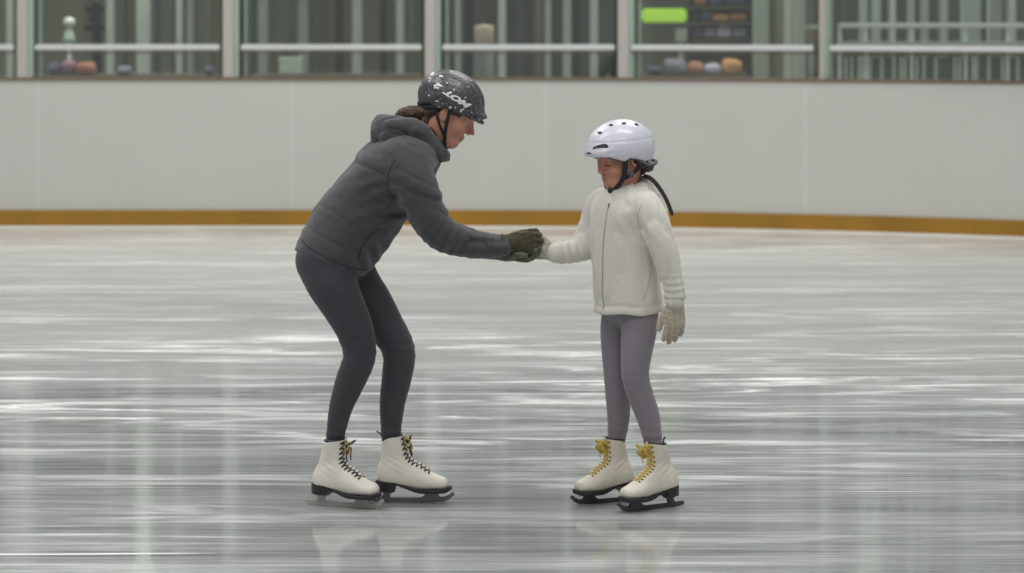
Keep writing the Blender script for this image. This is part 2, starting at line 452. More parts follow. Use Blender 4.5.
# jacket
def wrinkle(F, amp, f, seed=0, stretch=(1,1,1), rot=None):
    X, Y, Z = F.grid(tuple(slice(0, n) for n in F.F.shape)); X0, Z0 = X, Z
    if rot: X, Z = X0*rot[0]+Z0*rot[1], X0*rot[1]-Z0*rot[0]
    n1 = noise3(X*f*stretch[0]+seed, Y*f*stretch[1]+seed*2, Z*f*stretch[2]+seed*3)
    n2 = noise3(X*f*2.1*stretch[0]+seed+7, Y*f*2.1*stretch[1], Z*f*2.1*stretch[2])
    return (amp*(n1*1.1+.5*n2-1.3*np.exp(-(n1/.10)**2)-.7*np.exp(-(n2/.13)**2)+.6)).astype(f32), X0, Y, Z0
F = Fld(bb(wtor, warmN, warmF)[0]-.2, bb(wtor, warmN, warmF)[1]+.1, .0056)
F.chain(wtor, (0,1,0), 0)
F.chain([R4(W(390,178,-.10), .10), R4(W(404,164,-.135), .085)], k=.05, n=2)
F.chain([R4(W(390,178,.10), .10), R4(W(404,164,.135), .085)], k=.05, n=2)
F.chain(warmN, k=.028); F.chain(warmF, k=.028)
# folds: rotate so folds run across the torso, gathers at elbow and wrist
wk, X, Y, Z = wrinkle(F, .0056, 6.0, 1.3, (1.9, .6, .55), (.42,.91))
F.F -= wk
def gather(F, P, amp, freq, wid, X, Y, Z, dirv):
    d2 = (X-P[0])**2+(Y-P[1])**2+(Z-P[2])**2
    ph = (X*dirv[0]+Y*dirv[1]+Z*dirv[2])*freq+2.5*noise3(X*9, Y*9, Z*9)
    F.F -= (amp*np.exp(-d2/wid**2)*np.sin(ph)).astype(f32)
gather(F, W(441,232,-.18), .0075, 190, .075, X, Y, Z, (.75,.1,-.6))
gather(F, W(500,244,-.05), .003, 260, .05, X, Y, Z, (1,0,0))
gather(F, W(395,200,-.14), .0075, 120, .10, X, Y, Z, (.3,0,-1))
gather(F, W(372,262,-.12), .008, 110, .10, X, Y, Z, (1,.2,.5))
gather(F, W(470,242,-.1), .003, 170, .05, X, Y, Z, (1,0,.3))
# cut hem: plane through (296,250) and (374,282)
a = W(296,249); b = W(374,281); d = b-a; nn = np.array([d[2], 0, -d[0]]); nn /= np.linalg.norm(nn)   # points down
hem = (X-a[0])*nn[0]+(Z-a[2])*nn[2]
hem = hem if nn[2] < 0 else -hem
hem = hem-.006*np.sin(14*Y)-.004*np.sin(30*X)
inner = F.F+.012; hollow = -np.minimum(-inner, hem+.07)      # inside, near the hem
F.F = np.maximum(F.F, hem.astype(f32))
F.F = np.maximum(F.F, -np.maximum(inner, -(hem+.06))).astype(f32)
# hem band groove
F.F += (.002*np.exp(-((hem+.022)/.003)**2)).astype(f32)
jack = put('jacket', F.mesh(1), M['jacket'], woman)
# hood and collar
F = Fld(W(368,165,-.2), W(458,104,.2), .0045)
ring = [(444,156,0,.014),(439,150,-.045,.019),(429,141,-.078,.026),(414,131,-.098,.040),(396,128,-.085,.044),(385,127,-.035,.044),(383,127,.02,.044),(392,128,.07,.044),(410,131,.095,.040),(429,141,.078,.026),(439,150,.045,.019),(444,156,0,.014)]
F.chain([R4(W(p[0],p[1],p[2]), p[3]) for p in ring], k=.02)
F.chain([R4(W(442,158,0), .018), R4(W(437,159,-.05), .024), R4(W(424,154,-.085), .035), R4(W(402,146,-.095), .04), R4(W(390,140,-.05), .045), R4(W(388,138,0), .045), R4(W(390,140,.05), .045), R4(W(402,146,.095), .04), R4(W(424,154,.085), .035), R4(W(437,159,.05), .024), R4(W(442,158,0), .018)], k=.03)
F.add(ell(W(394,134,0), (.085,.10,.05)), W(394,134,0)-.12, W(394,134,0)+.12, .03)
F.chain([R4(W(404,124,0), .045,.04), R4(W(424,134,0), .05, .04), R4(W(444,138,0), .05, .03)], k=.015, sub=True)
wk, X, Y, Z = wrinkle(F, .0042, 11, 2.2, (.7, .5, 1.7)); F.F -= wk
put('hood', F.mesh(1), M['jacket'], jack)
# seams, pocket zip
def surf_line(obj_me, pts, r, direction=(0,1,0), lift=0.0):
    bv = BVHTree.FromPolygons([v.co for v in obj_me.vertices], [p.vertices for p in obj_me.polygons])
    out = []
    for p in pts:
        p = Vector(p); d = Vector(direction).normalized()
        h = bv.ray_cast(p-d*.6, d)
        if h[0] is not None: out.append(h[0]+h[1]*lift)
    return out
def pxline(pts, dy, n=6):
    return [W(x, y, dy) for x, y in spline([(a, b) for a, b in pts], n)]
jm = jack.data
bm = bmesh.new()
l = surf_line(jm, pxline([(357,262),(361,248),(370,236),(379,229)], -.2), .002); tube_bm(bm, l, .0028, 6)
put('pocket_zipper', bmmesh(bm), M['jacketseam'], jack)
bm = bmesh.new()
l = surf_line(jm, pxline([(298,242),(320,256),(345,267),(366,274)], -.2, 8), .002); tube_bm(bm, l, .0022, 6)
put('hem_seam', bmmesh(bm), M['jacketseam'], jack)
bm = bmesh.new()
l = surf_line(jm, pxline([(396,158),(389,172),(388,187),(393,200)], -.2, 8), .002); tube_bm(bm, l, .0018, 6)
put('armhole_seam', bmmesh(bm), M['jacketseam'], jack)
bm = bmesh.new(); c = Vector(W(502,244.2,-.044)); ring = []
for k in range(25):
    a = k*2*math.pi/24; ring.append(c+Vector((.0,.0355*math.cos(a),.0355*math.sin(a))))
tube_bm(bm, ring, .0028, 6, cap=False); put('cuff', bmmesh(bm), M['jacketseam'], jack)
# small white tag at hem
put('hem_tag', boxes([(tuple(W(352,277,-.10)), (.010,.004,.014))]), M['letter'], jack)

# gloves
for H, m, lab in ((whandN, 'wglove', 'olive brown knit glove'), (whandF, 'wglove2', 'grey green knit glove')):
    allp = [H[0]]+H[1]+[H[2]]; lo, hi = bb(*allp)
    F = Fld(lo-.05, hi+.05, .0026); add_hand(F, H, .0028, .004)
    wp = np.array(H[0][0][:3]); dd = np.array(H[0][1][:3])-wp; dd /= np.linalg.norm(dd)
    F.chain([R4(wp-dd*.012, .030*.95), R4(wp+dd*.02, .030*.95)], k=.01, n=1)
    X, Y, Z = F.grid(tuple(slice(0, n) for n in F.F.shape)); F.F -= (.0012*noise3(X*110, Y*110, Z*110)).astype(f32)
    put('glove', F.mesh(1), M[m], woman, label=lab)

# helmets
def ray_dir_mesh(me):
    return BVHTree.FromPolygons([v.co for v in me.vertices], [p.vertices for p in me.polygons])
def helmet(h, c, r, edge, m, brim, thick=.014, ridges=None):
    """h head frame; c,r ellipsoid in head frame; edge(f)->lower limit of u"""
    p = h.p(*c); mx = max(r)*h.s
    F = Fld(p-mx-.03, p+mx+.03, .0032)
    F.add(ell(p, np.array(r)*h.s, h.R), p-mx, p+mx, 0, m=.05)
    if brim: brim(F)
    X, Y, Z = F.grid(tuple(slice(0, n) for n in F.F.shape)); lf, ll, lu = h.lgrid(X, Y, Z)
    if ridges is not None: F.F += ridges(lf, ll, lu).astype(f32)
    outer = F.F.copy()
    cut = (edge(lf, ll)-lu)*h.s*.8
    F.F = -smin(-F.F, -cut.astype(f32), .006)
    F.F = -smin(-F.F, (outer+thick), .004)
    return put('helmet', F.mesh(1), m, None), p
def wedge(f, l): return np.interp(f.ravel(), [-.16,-.12,-.09,-.055,-.025,.0,.04,.09,.14], [-.055,-.050,-.040,-.012,.006,.016,.014,.016,.020]).reshape(f.shape)
def wbrim(F): wh.E(F, (.093, 0, .040), (.040, .066, .013), .02)
def wridge(f, l, u): return .0016*np.sin(l*150)*np.exp(-((u-.12)/.05)**2)+.004*np.exp(-(((f+.085)/.015)**2+((u-.05)/.016)**2))+.003*np.exp(-(((f+.03)/.03)**2+((np.abs(l)-.06)/.012)**2+((u-.115)/.012)**2))
who, whc = helmet(wh, (-.014, 0, .040), (.127, .101, .106), wedge, M['whelmet'], wbrim, ridges=wridge)
def reparent(o, parent):
    o.parent = parent; off = Vector((0,0,0)); p = parent
    while p is not None: off -= p.location; p = p.parent
    o.location = off
reparent(who, woman)
# lettering on the helmet (runs upside down towards the back)
wbv = ray_dir_mesh(who.data)
def wrap_text(body, pc, d, up, size, sx, bv, inward, shear=.3, lift=.0012):
    cu = bpy.data.curves.new('t', 'FONT'); cu.body = body; cu.size = size; cu.align_x = 'CENTER'; cu.align_y = 'CENTER'; cu.shear = shear; cu.extrude = .01; cu.offset = .0012 if False else size*.06
    o = bpy.data.objects.new('t', cu); C.objects.link(o)
    dg = bpy.context.evaluated_depsgraph_get(); me = bpy.data.meshes.new_from_object(o.evaluated_get(dg))
    C.objects.unlink(o); bpy.data.objects.remove(o)
    bm = bmesh.new(); bm.from_mesh(me)
    bmesh.ops.subdivide_edges(bm, edges=[e for e in bm.edges if e.calc_length() > size*.25], cuts=2)
    d = Vector(d).normalized(); up = Vector(up).normalized(); inw = Vector(inward).normalized()
    for v in bm.verts:
        q = Vector(pc)+d*v.co.x*sx+up*v.co.y
        h = bv.ray_cast(q-inw*.4, inw)
        if h[0] is None: h = bv.find_nearest(q)
        v.co = h[0]+h[1]*(lift if v.co.z > 0 else -.001)
    return bmmesh(bm)
cdir = Vector(wh.R[1].tolist()) # figure's left ( +Y ) -> rays go into the helmet from the camera side
tm = wrap_text('MOT  2', W(452.5, 96, -.1), (-.84, 0, .54), (-.54, 0, -.84), .0255, 1.72, wbv, cdir, .35)
put('lettering', tm, M['letter'], who, smooth=False)
# lining rim + straps
def strap_on(h, pts, r, parent, m, name='chin_strap', flat=.45, n=6):
    P = [h.p(*p) for p in pts]; P = spline(P, n)
    bm = bmesh.new(); tube_bm(bm, P, r, 8); return put(name, bmmesh(bm), m, parent)
for l in (-1, 1):
    strap_on(wh, [(.006, l*.090, .02), (.016, l*.080, -.03), (.032, l*.062, -.085), (.046, l*.024, -.122), (.050, 0, -.126)], .0062, who, M['strap'])
    strap_on(wh, [(-.05, l*.085, .015), (-.025, l*.080, -.03), (.016, l*.072, -.070), (.032, l*.062, -.086)], .0045, who, M['strap'])
put('visor', tubes([(spline([wh.p(.085, -.068, .022), wh.p(.118, -.035, .018), wh.p(.128, 0, .017), wh.p(.118, .035, .018), wh.p(.085, .068, .022)], 6), .0045)]), M['grey'], who)
# rear black cradle band
put('cradle', tubes([(spline([wh.p(-.02, -.088, .02), wh.p(-.075, -.070, .0), wh.p(-.105, -.03, -.018), wh.p(-.11, 0, -.022), wh.p(-.105, .03, -.018), wh.p(-.075, .070, .0), wh.p(-.02, .088, .02)], 6), .011)]), M['black'], who)
# hair: cap under the helmet and a low ponytail falling into the hood
F = Fld(wh.o-np.array([.25,.14,.17]), wh.o+.14, .004)
wh.E(F, (-.010, 0, .030), (.101, .080, .088), 0)
wh.E(F, (-.062, 0, -.035), (.045, .060, .045), .03)
X, Y, Z = F.grid(tuple(slice(0, n) for n in F.F.shape)); lf, ll, lu = wh.lgrid(X, Y, Z)
F.F = np.maximum(F.F, ((lf-.052-.35*np.maximum(lu-.03,0))*wh.s).astype(f32))
F.F = np.maximum(F.F, -((lu+.000-1.6*np.minimum(lf+.018, 0))*wh.s*.7).astype(f32))
for tail in ([(434,117,0,.024),(424,114,-.005,.028),(413,113,-.012,.027),(404,114,-.02,.024),(397,121,-.02,.018)],[(436,122,-.02,.016),(432,130,-.045,.014),(436,140,-.055,.012),(441,149,-.05,.008)],[(432,118,-.02,.014),(423,124,-.05,.014),(428,134,-.06,.012),(437,146,-.06,.008)]):
    F.chain([R4(W(*p[:3]), p[3]) for p in tail], k=.012)
F.F -= (.0028*noise3(X*30+Z*60, Y*150, Z*30-X*60)).astype(f32)
put('hair', F.mesh(1), M['hairb'], woman)

# ================================================================== SKATES
def boot_meshes():
    F = Fld((-.03,-.07,.02), (.28,.07,.27), .0028)
    foot = [(.034,0,.100,.031,.034),(.075,0,.098,.033,.046),(.12,0,.092,.038,.046),(.165,0,.077,.0435,.035),(.205,0,.069,.043,.027),(.226,0,.066,.037,.023)]
    F.chain(foot, (0,1,0), 0)
    sh = [(.050,0,.095,.033,.045),(.056,0,.13,.033,.051),(.054,0,.16,.033,.048),(.050,0,.19,.037,.043),(.047,0,.222,.043,.039),(.046,0,.25,.046,.040)]
    F.chain(sh, (0,1,0), .03)
    X, Y, Z = F.grid(tuple(slice(0, n) for n in F.F.shape))
    F.F -= (.0012*noise3(X*40, Y*40, Z*40)+.0012*np.exp(-((X-.06)**2+(Z-.14)**2)/.03**2)*np.sin(Z*300+X*160)).astype(f32)
    # throat groove
    zs = sole_top(X)
    F.F = np.maximum(F.F, (zs-Z)*.9).astype(f32)
    topc = .224+.16*(X-.01)+.0*Z-.010*np.exp(-((X-.01)/.02)**2)
    F.F = -smin(-F.F, -(Z-topc).astype(f32), .004)
    cav = Fld.__new__(Fld); cav.ax = F.ax; cav.F = np.full(F.F.shape, 1.0, f32)
    cav.chain([(x,y,z,a-.006,b-.006) for x,y,z,a,b in sh], (0,1,0), 0)
    cav.F = np.maximum(cav.F, (.19-Z)).astype(f32)
    F.F = np.maximum(F.F, -cav.F)
    upper = F.mesh(1)
    # sole and heel
    G = Fld((-.03,-.07,.02), (.28,.07,.11), .0026)
    X, Y, Z = G.grid(tuple(slice(0, n) for n in G.F.shape))
    hw = np.interp(X.ravel(), [-.01,.0,.015,.035,.06,.10,.14,.18,.21,.235,.252,.262], [0,.016,.029,.035,.034,.031,.037,.045,.045,.038,.022,0]).reshape(X.shape).astype(f32)
    side = np.maximum(np.abs(Y)-hw, 0*X); side = np.where(np.abs(Y) < hw, np.abs(Y)-hw, side)
    zb = np.interp(X.ravel(), [-.01,.060,.066,.09,.13,.15,.24,.26], [.040,.040,.062,.053,.0385,.035,.036,.044]).reshape(X.shape)
    top = Z-(sole_top(X)+.003); bot = zb-Z
    G.F = np.maximum(np.maximum(side, top), bot*.8).astype(f32)
    sole = G.mesh(1)
    return upper, sole
def sole_top(X):
    return np.interp(np.asarray(X).ravel(), [-.02,.0,.055,.075,.10,.13,.155,.19,.23,.26], [.074,.074,.072,.066,.058,.049,.046,.0455,.049,.056]).reshape(np.shape(X)).astype(f32)
def blade_mesh():
    bm = bmesh.new()
    def plate(pts, t):
        n = len(pts); A = [bm.verts.new((x, -t, z)) for x, z in pts]; B = [bm.verts.new((x, t, z)) for x, z in pts]
        bm.faces.new(A); bm.faces.new(B[::-1])
        for i in range(n): bm.faces.new((A[i], B[i], B[(i+1) % n], A[(i+1) % n]))
    run = [(-.036,.010),(-.030,.003),(-.01,.0006),(.06,.0002),(.14,.0),(.20,.001),(.228,.003),(.236,.002),(.240,.007),(.247,.006),(.250,.012),(.257,.012),(.261,.020),(.270,.024),(.272,.034),(.262,.036),(.252,.028),(.236,.0205),(.20,.018),(.14,.0165),(.05,.0165),(-.01,.0165),(-.030,.016)]
    plate(run, .0022)
    plate([(.150,.014),(.168,.030),(.145,.036),(.145,.0385),(.232,.0385),(.232,.034),(.212,.030),(.222,.016)], .0045)
    plate([(.008,.013),(.018,.030),(.004,.036),(.004,.041),(.060,.041),(.060,.036),(.044,.030),(.040,.013)], .0045)
    box_bm(bm, (.188,0,.0385), (.085,.05,.003)); box_bm(bm, (.032,0,.0405), (.052,.04,.003))
    return bmmesh(bm)
UPPER, SOLE = boot_meshes(); BLADE = blade_mesh()
UBV = ray_dir_mesh(UPPER)
def throat():
    rows = []
    for i in range(11):
        t = i/10; x = .176-.098*t**.95; z = .10+.118*t; rows.append((x, z))
    return rows
def boot_pt(x, z, y):                  # a point on the upper beside the throat line
    d = Vector((-.72, 0, -.69)); o = Vector((x, y, z))-d*.1
    h = UBV.ray_cast(o, d); return (h[0]+h[1]*.0015) if h[0] is not None else Vector((x, y, z))
def lace_mesh(bow, yellow):
    bm = bmesh.new(); rows = throat()
    for i, (x, z) in enumerate(rows):
        w = .0205
        j = min(i+1, 10); x2, z2 = rows[j]
        a = boot_pt(x, z, -w); b = boot_pt(x2, z2, w); c = boot_pt(x, z, w); d = boot_pt(x2, z2, -w)
        def mid(p, q, l): m = boot_pt((x+x2)/2, (z+z2)/2, 0); return [p, m+Vector((.4,0,.4))*l+(p-m)*.3, m+Vector((.8,0,.8))*l, m+Vector((.4,0,.4))*l+(q-m)*.3, q]
        r = .0024 if not yellow else .0030
        tube_bm(bm, spline(mid(a, b, .0035), 3), r, 6); tube_bm(bm, spline(mid(c, d, .0015), 3), r, 6)
    if bow:
        x, z = rows[-2]; k = boot_pt(x, z, 0)+Vector((.006,0,.004))
        sphere_bm(bm, k, .007 if yellow else .005)
        rr = random.Random(5)
        loops = 16 if yellow else 3
        for q in range(loops):
            a = -1.0+2.2*rr.random(); s = 1 if q % 2 else -1; L = (.018+.02*rr.random())*(1.12 if yellow else 1)
            d1 = Vector((.35+.3*rr.random(), s*(.6+.4*rr.random()), -.2-.9*rr.random() if q > 1 else .3)).normalized()
            side = Vector((.5,0,.6)).normalized()
            P = [k, k+d1*L*.6+side*L*.28, k+d1*L, k+d1*L*.7-side*L*.3, k]
            tube_bm(bm, spline(P, 5), .0034 if yellow else .0023, 6)
        for s in (-1, 1):
            P = [k, k+Vector((.014,s*.012,-.012)), k+Vector((.016,s*.018,-.034)), k+Vector((.022,s*.016,-.052))]
            tube_bm(bm, spline(P, 5), .0022, 6)
    return bmmesh(bm)
EYE = None
def eyelet_mesh():
    bm = bmesh.new(); sphere_bm(bm, (0,0,0), .0034, 8, 6); return bmmesh(bm)
def skate(person, heel, yaw, sx, sz, leather, steel, lacem, lace_me, extras, label):
    """mesh parts placed with a matrix baked into object transforms of one skate group"""
    T = Matrix.Translation(Vector(heel)) @ Matrix.Rotation(yaw, 4, 'Z') @ Matrix.Diagonal((sx, (sx+sz)/2*.98, sz, 1))
    def tm(me, m, name, parent, smooth=True, lab=None):
        me = me.copy()
        if name not in ('sole', 'blade'):
            for v in me.vertices: v.co.x += extras['lean']*max(v.co.z-.085, 0)**1.15*1.3
        me.transform(T); o = put(name, me, m, parent, smooth, lab); return o
    up = tm(UPPER, leather, 'ice_skate', person, True, label)
    tm(SOLE, M['sole'], 'sole', up, False); tm(BLADE, steel, 'blade', up, False); tm(lace_me, lacem, 'laces', up)
    em = eyelet_mesh()
    for (x, z) in throat():
        for s in (-1, 1):
            m2 = em.copy(); m2.transform(Matrix.Translation(boot_pt(x, z, s*.0215))); tm(m2, extras['eyelet'], 'eyelet', up)
    # tongue
    bm = bmesh.new(); rows = throat(); P = [boot_pt(x, z, 0)-Vector((.002,0,.002)) for x, z in rows]+[Vector((.080,0,.236))]
    tube_bm(bm, spline(P, 3), .0075, 10); tg = bmmesh(bm); tm(tg, leather, 'tongue', up)
    bm = bmesh.new(); ring = []
    for k in range(33):
        a = k*2*math.pi/32; x = .047+.036*math.cos(a); ring.append((x, .0415*math.sin(a), .224+.09*(x-.01)+.004))
    tube_bm(bm, ring, .0035, 6, cap=False); tm(bmmesh(bm), M['black'], 'collar_lining', up)
    if extras.get('string'):
        bm = bmesh.new(); tube_bm(bm, spline([(.012,0,.222),(.004,-.004,.236),(-.004,-.006,.243),(-.010,-.004,.246)], 5), .0026, 6); tm(bmmesh(bm), extras['string'], 'pull_loop', up)
    if extras.get('tip'):
        bm = bmesh.new()
        tube_bm(bm, spline([(.094,-.004,.226),(.104,-.012,.222),(.112,-.014,.204),(.118,-.010,.188),(.106,-.012,.186),(.100,-.008,.206)], 5), .0042, 6); tm(bmmesh(bm), M['lacey'], 'lace_tip', up, True, 'yellow loose lace end')
    return up
LB = lace_mesh(True, False); LY = lace_mesh(True, True)
def yaw_of(a, b): return math.atan2(b[1]-a[1], b[0]-a[0])
skate(woman, ground(314, 504.6), math.radians(-22), 1.0, 1.02, M['leather'], M['palesteel'], M['laceb'], LB, dict(eyelet=M['eyelet'], tip=True, lean=.26), 'white ice skate nearer the camera')
skate(woman, ground(378.5, 502.0), math.radians(-2), 1.0, 1.03, M['leather'], M['steel'], M['laceb'], LB, dict(eyelet=M['eyelet'], string=mat('olive_cord', (110,106,70),   .8), tip=True, lean=.02), 'white ice skate pointing at the other skater')

# ================================================================== GIRL
groot = (float(W(633, 505)[0]), 9.92, 0)
girl = empty('person', groot, 'smaller person in white helmet, cream jacket and lavender leggings, head bowed', 'person')
c40, s40 = math.cos(math.radians(42)), math.sin(math.radians(42))
GL = (s40, -c40, 0); GF = (-c40, -s40, 0)
glegF = [R4(W(619,312,.045), .060), R4(W(616,330,.055), .056), R4(W(615.5,352,.055), .0495), R4(W(616.5,375,.055), .0455), R4(W(618,396,.06), .0445), R4(W(618.5,418,.063), .040), R4(W(616.8,438,.066), .0325), R4(W(614.5,452,.06), .028)]
glegN = [R4(W(639.5,312,-.042), .064), R4(W(639,330,-.050), .063), R4(W(636.5,352,-.06), .0555), R4(W(635.5,376,-.06), .0485), R4(W(641.5,398,-.05), .0455), R4(W(648,416,-.045), .042), R4(W(652.5,438,-.045), .034), R4(W(654,452,-.045), .031)]
gpel = [R4(W(629,288,0), .112, .085), R4(W(630,303,0), .108, .082)]
gtor = [R4(W(629,322,0), .131, .112), R4(W(629,306,0), .132, .113), R4(W(627,280,0), .130, .110), R4(W(625,250,0), .134, .108), R4(W(624,225,0), .138, .102), R4(W(624,208,0), .120, .085), R4(W(624,197,0), .075, .062)]
garmN = [R4(W(643,206,-.085), .052), R4(W(651,214,-.115), .0545), R4(W(658,232,-.135), .052), R4(W(665,253,-.14), .0485), R4(W(670,272,-.14), .043), R4(W(674,289,-.14), .0385), R4(W(675.3,300,-.14), .036)]
garmF = [R4(W(605,205,.085), .050), R4(W(599,213,.105), .052), R4(W(593,228,.10), .050), R4(W(588,242,.085), .050), R4(W(578,250,.06), .043), R4(W(566,252.5,.035), .0405), R4(W(555,252.5,.014), .037)]
gneck = [R4(W(625,202,0), .05), R4(W(625,192,0), .045), R4(W(625,180,0), .043), R4(W(624,170,0), .043)]
py_, pp = math.radians(30), math.radians(10)
gh = Head(W(622, 156), (-math.cos(py_)*math.cos(pp), -math.sin(py_)*math.cos(pp), -math.sin(pp)), .97)
ghandF = hand(W(553,252,.010), (-1,-.05,.16), (.05,-1,.1), (.15,0,1), .78, ((8,14,10),(8,14,10),(10,16,12),(12,18,12)), (.75,.6,-.15))
ghandN = hand(W(675.5,304,-.14), (-.04,.0,-1), (-.25,1,0), (-1,-.25,0), .90, ((6,14,12),(8,18,14),(10,20,16),(12,22,18)), (.80,.45,.2), 2.0)
lo, hi = bb(glegN, glegF, gtor, garmN, garmF, gneck)
lo = lo-.1; hi = hi+.1; hi[2] = W(0, 118)[2]; lo[0] = W(515,0)[0]
F = Fld(lo, hi, .008, ((0, W(592,0)[0], W(646,0)[0], .0019), (2, W(0,196)[2], W(0,140)[2], .0019), (1, 9.80, 9.98, .0025), (0, lo[0], W(560,0)[0], .004), (2, W(0,268)[2], W(0,236)[2], .004), (0, W(655,0)[0], W(690,0)[0], .004), (2, W(0,348)[2], W(0,296)[2], .004)))
for ch in (glegN, glegF): F.chain(ch, k=.03, extra=-.008)
F.chain([list(p[:3])+[p[3]-.03, p[4]-.03] for p in gpel], GL, .03, n=2)
F.chain([list(p[:3])+[p[3]-.03, p[4]-.03] for p in gtor[2:]], GL, .04)
for ch in (garmN, garmF): F.chain([list(p[:3])+[max(p[3]-.02,.02)]*2 for p in ch], k=.03)
F.chain(gneck, k=.025); gh.build(F, True)
add_hand(F, ghandF, -.0015, .006); add_hand(F, ghandN, -.0015, .006)
gbody = put('body', F.mesh(1, face_mats(gh, 0)), [M['skin'], M['lips'], M['brow']], girl)
eyes(gh, gbody)

F = Fld(bb(glegN, glegF, gpel)[0]-.14, bb(glegN, glegF, gpel)[1]+.14, .005)
F.chain(glegN, k=0); F.chain(glegF, k=.005); F.chain(gpel, GL, .03, n=3)
X, Y, Z = F.grid(tuple(slice(0, n) for n in F.F.shape))
kz = .8*np.exp(-((Z-W(0,376)[2])/.04)**2)+1.0*np.exp(-((Z-W(0,434)[2])/.025)**2)+.15
F.F += (.0011*kz*np.sin(2.6*noise3(X*9, Y*9, Z*8)+Z*190)).astype(f32)
put('leggings', F.mesh(2), M['lav'], girl)

F = Fld(bb(gtor, garmN, garmF)[0]-.15, bb(gtor, garmN, garmF)[1]+.08, .005)
F.chain(gtor, GL, 0)
F.chain([R4(W(632,212,-.05), .075), R4(W(645,207,-.09), .058)], k=.04, n=2)
F.chain([R4(W(615,212,.05), .075), R4(W(604,206,.09), .056)], k=.04, n=2)
F.chain(garmN, k=.016); F.chain(garmF, k=.02)
wk, X, Y, Z = wrinkle(F, .0040, 7.5, 9.4, (1.6, 1.6, .42)); F.F -= wk
gather(F, W(570,252,.0), .006, 230, .055, X, Y, Z, (1,0,.15))
gather(F, W(672,288,-.15), .0035, 260, .045, X, Y, Z, (0,0,1))
gather(F, W(590,240,.07), .004, 160, .05, X, Y, Z, (.8,0,.6))
gather(F, W(643,235,-.12), .005, 130, .06, X, Y, Z, (1,0,.7))
hb = W(0,312.5)[2]+.02*(X-W(598,0)[0])
hem = (hb-Z)-.003*np.sin(45*X)
inner = F.F+.017
F.F += (.003*np.exp(-((hem+.030)/.006)**2)-.002*np.exp(-((hem+.012)/.010)**2)).astype(f32)
F.F = np.maximum(F.F, hem.astype(f32))
F.F = np.maximum(F.F, -np.maximum(inner, -(hem+.05))).astype(f32)
gj = put('jacket', F.mesh(1), M['cream'], girl)
# hem ribbing suggestion and zip
gjm = gj.data
def ring_on(me, c, L, a, b, zf, n=48):
    pass
fr = np.array(GF)
zp = [W(x, y, -.07) for x, y in spline([(611,203),(608,230),(604.5,262),(602,290),(600.5,309)], 8)]
l = surf_line(gjm, zp, .002, tuple(-fr))
bm = bmesh.new(); tube_bm(bm, l, .0026, 6); zo = put('zipper', bmmesh(bm), mat('zip_tape', (164,160,152), .6), gj)
bm = bmesh.new(); q = l[0]+Vector(GF)*.004; box_bm(bm, (q.x, q.y, q.z-.010), (.006,.006,.02), bev=.001); put('zip_pull', bmmesh(bm), M['steel'], zo)
for pts in ([(643,300),(649,281),(651,262)],):
    l = surf_line(gjm, pxline(pts, -.1), .002, (0,1,0)); bm = bmesh.new(); tube_bm(bm, l, .002, 6); put('pocket_seam', bmmesh(bm), M['creamseam'], gj)
l = surf_line(gjm, pxline([(641,203),(637,216),(640,232),(648,247)], -.1), .002, (0,1,0)); bm = bmesh.new(); tube_bm(bm, l, .0016, 6); put('armhole_seam', bmmesh(bm), M['creamseam'], gj)
bm = bmesh.new(); c = Vector(W(674.9,297,-.14))
tube_bm(bm, [c+Vector((.037*math.cos(k*math.pi/12), .037*math.sin(k*math.pi/12), -.0005*k*0)) for k in range(25)], .0035, 6, cap=False); put('cuff', bmmesh(bm), M['creamseam'], gj)
# hood + collar
F = Fld(W(602,222,-.17), W(674,170,.17), .004)
def G(f, l, u, base=W(624,196,0)): return base+f*np.array(GF)+l*np.array(GL)+np.array([0,0,u])
ring = [(.062,0,-.024,.012),(.050,.032,-.014,.014),(.022,.056,.008,.018),(-.02,.064,.026,.022),(-.060,.045,.036,.026),(-.076,0,.040,.028),(-.060,-.045,.036,.026),(-.02,-.064,.026,.022),(.022,-.056,.008,.018),(.050,-.032,-.014,.014),(.062,0,-.024,.012)]
F.chain([R4(G(a,b,c), r) for a,b,c,r in ring], k=.01)
F.chain([R4(G(a*1.12-.006,b*1.25,c-.026), r+.006) for a,b,c,r in ring], k=.02)
F.chain([R4(G(-.055,0,-.01), .085,.035), R4(G(-.095,0,-.045), .075,.03), R4(G(-.112,0,-.075), .04,.02)], L=GL, k=.02, n=3)
wk, X, Y, Z = wrinkle(F, .0040, 15, 5.2, (1, 1, 1.5)); F.F -= wk
put('hood', F.mesh(1), M['cream'], gj)

for H, lab in ((ghandF, None), (ghandN, None)):
    allp = [H[0]]+H[1]+[H[2]]; lo, hi = bb(*allp)
    F = Fld(lo-.05, hi+.05, .0026); add_hand(F, H, .0030, .003)
    wp = np.array(H[0][0][:3]); dd = np.array(H[0][1][:3])-wp; dd /= np.linalg.norm(dd)
    F.chain([R4(wp-dd*.002, .026), R4(wp+dd*.022, .0275)], k=.008, n=1)
    X, Y, Z = F.grid(tuple(slice(0, n) for n in F.F.shape)); t = (X-wp[0])*dd[0]+(Y-wp[1])*dd[1]+(Z-wp[2])*dd[2]
    F.F -= (.0011*noise3(X*120, Y*120, Z*120)+.0010*np.sin(t*700)*(t < .02)).astype(f32)
    put('glove', F.mesh(1), M['gglove'], girl)

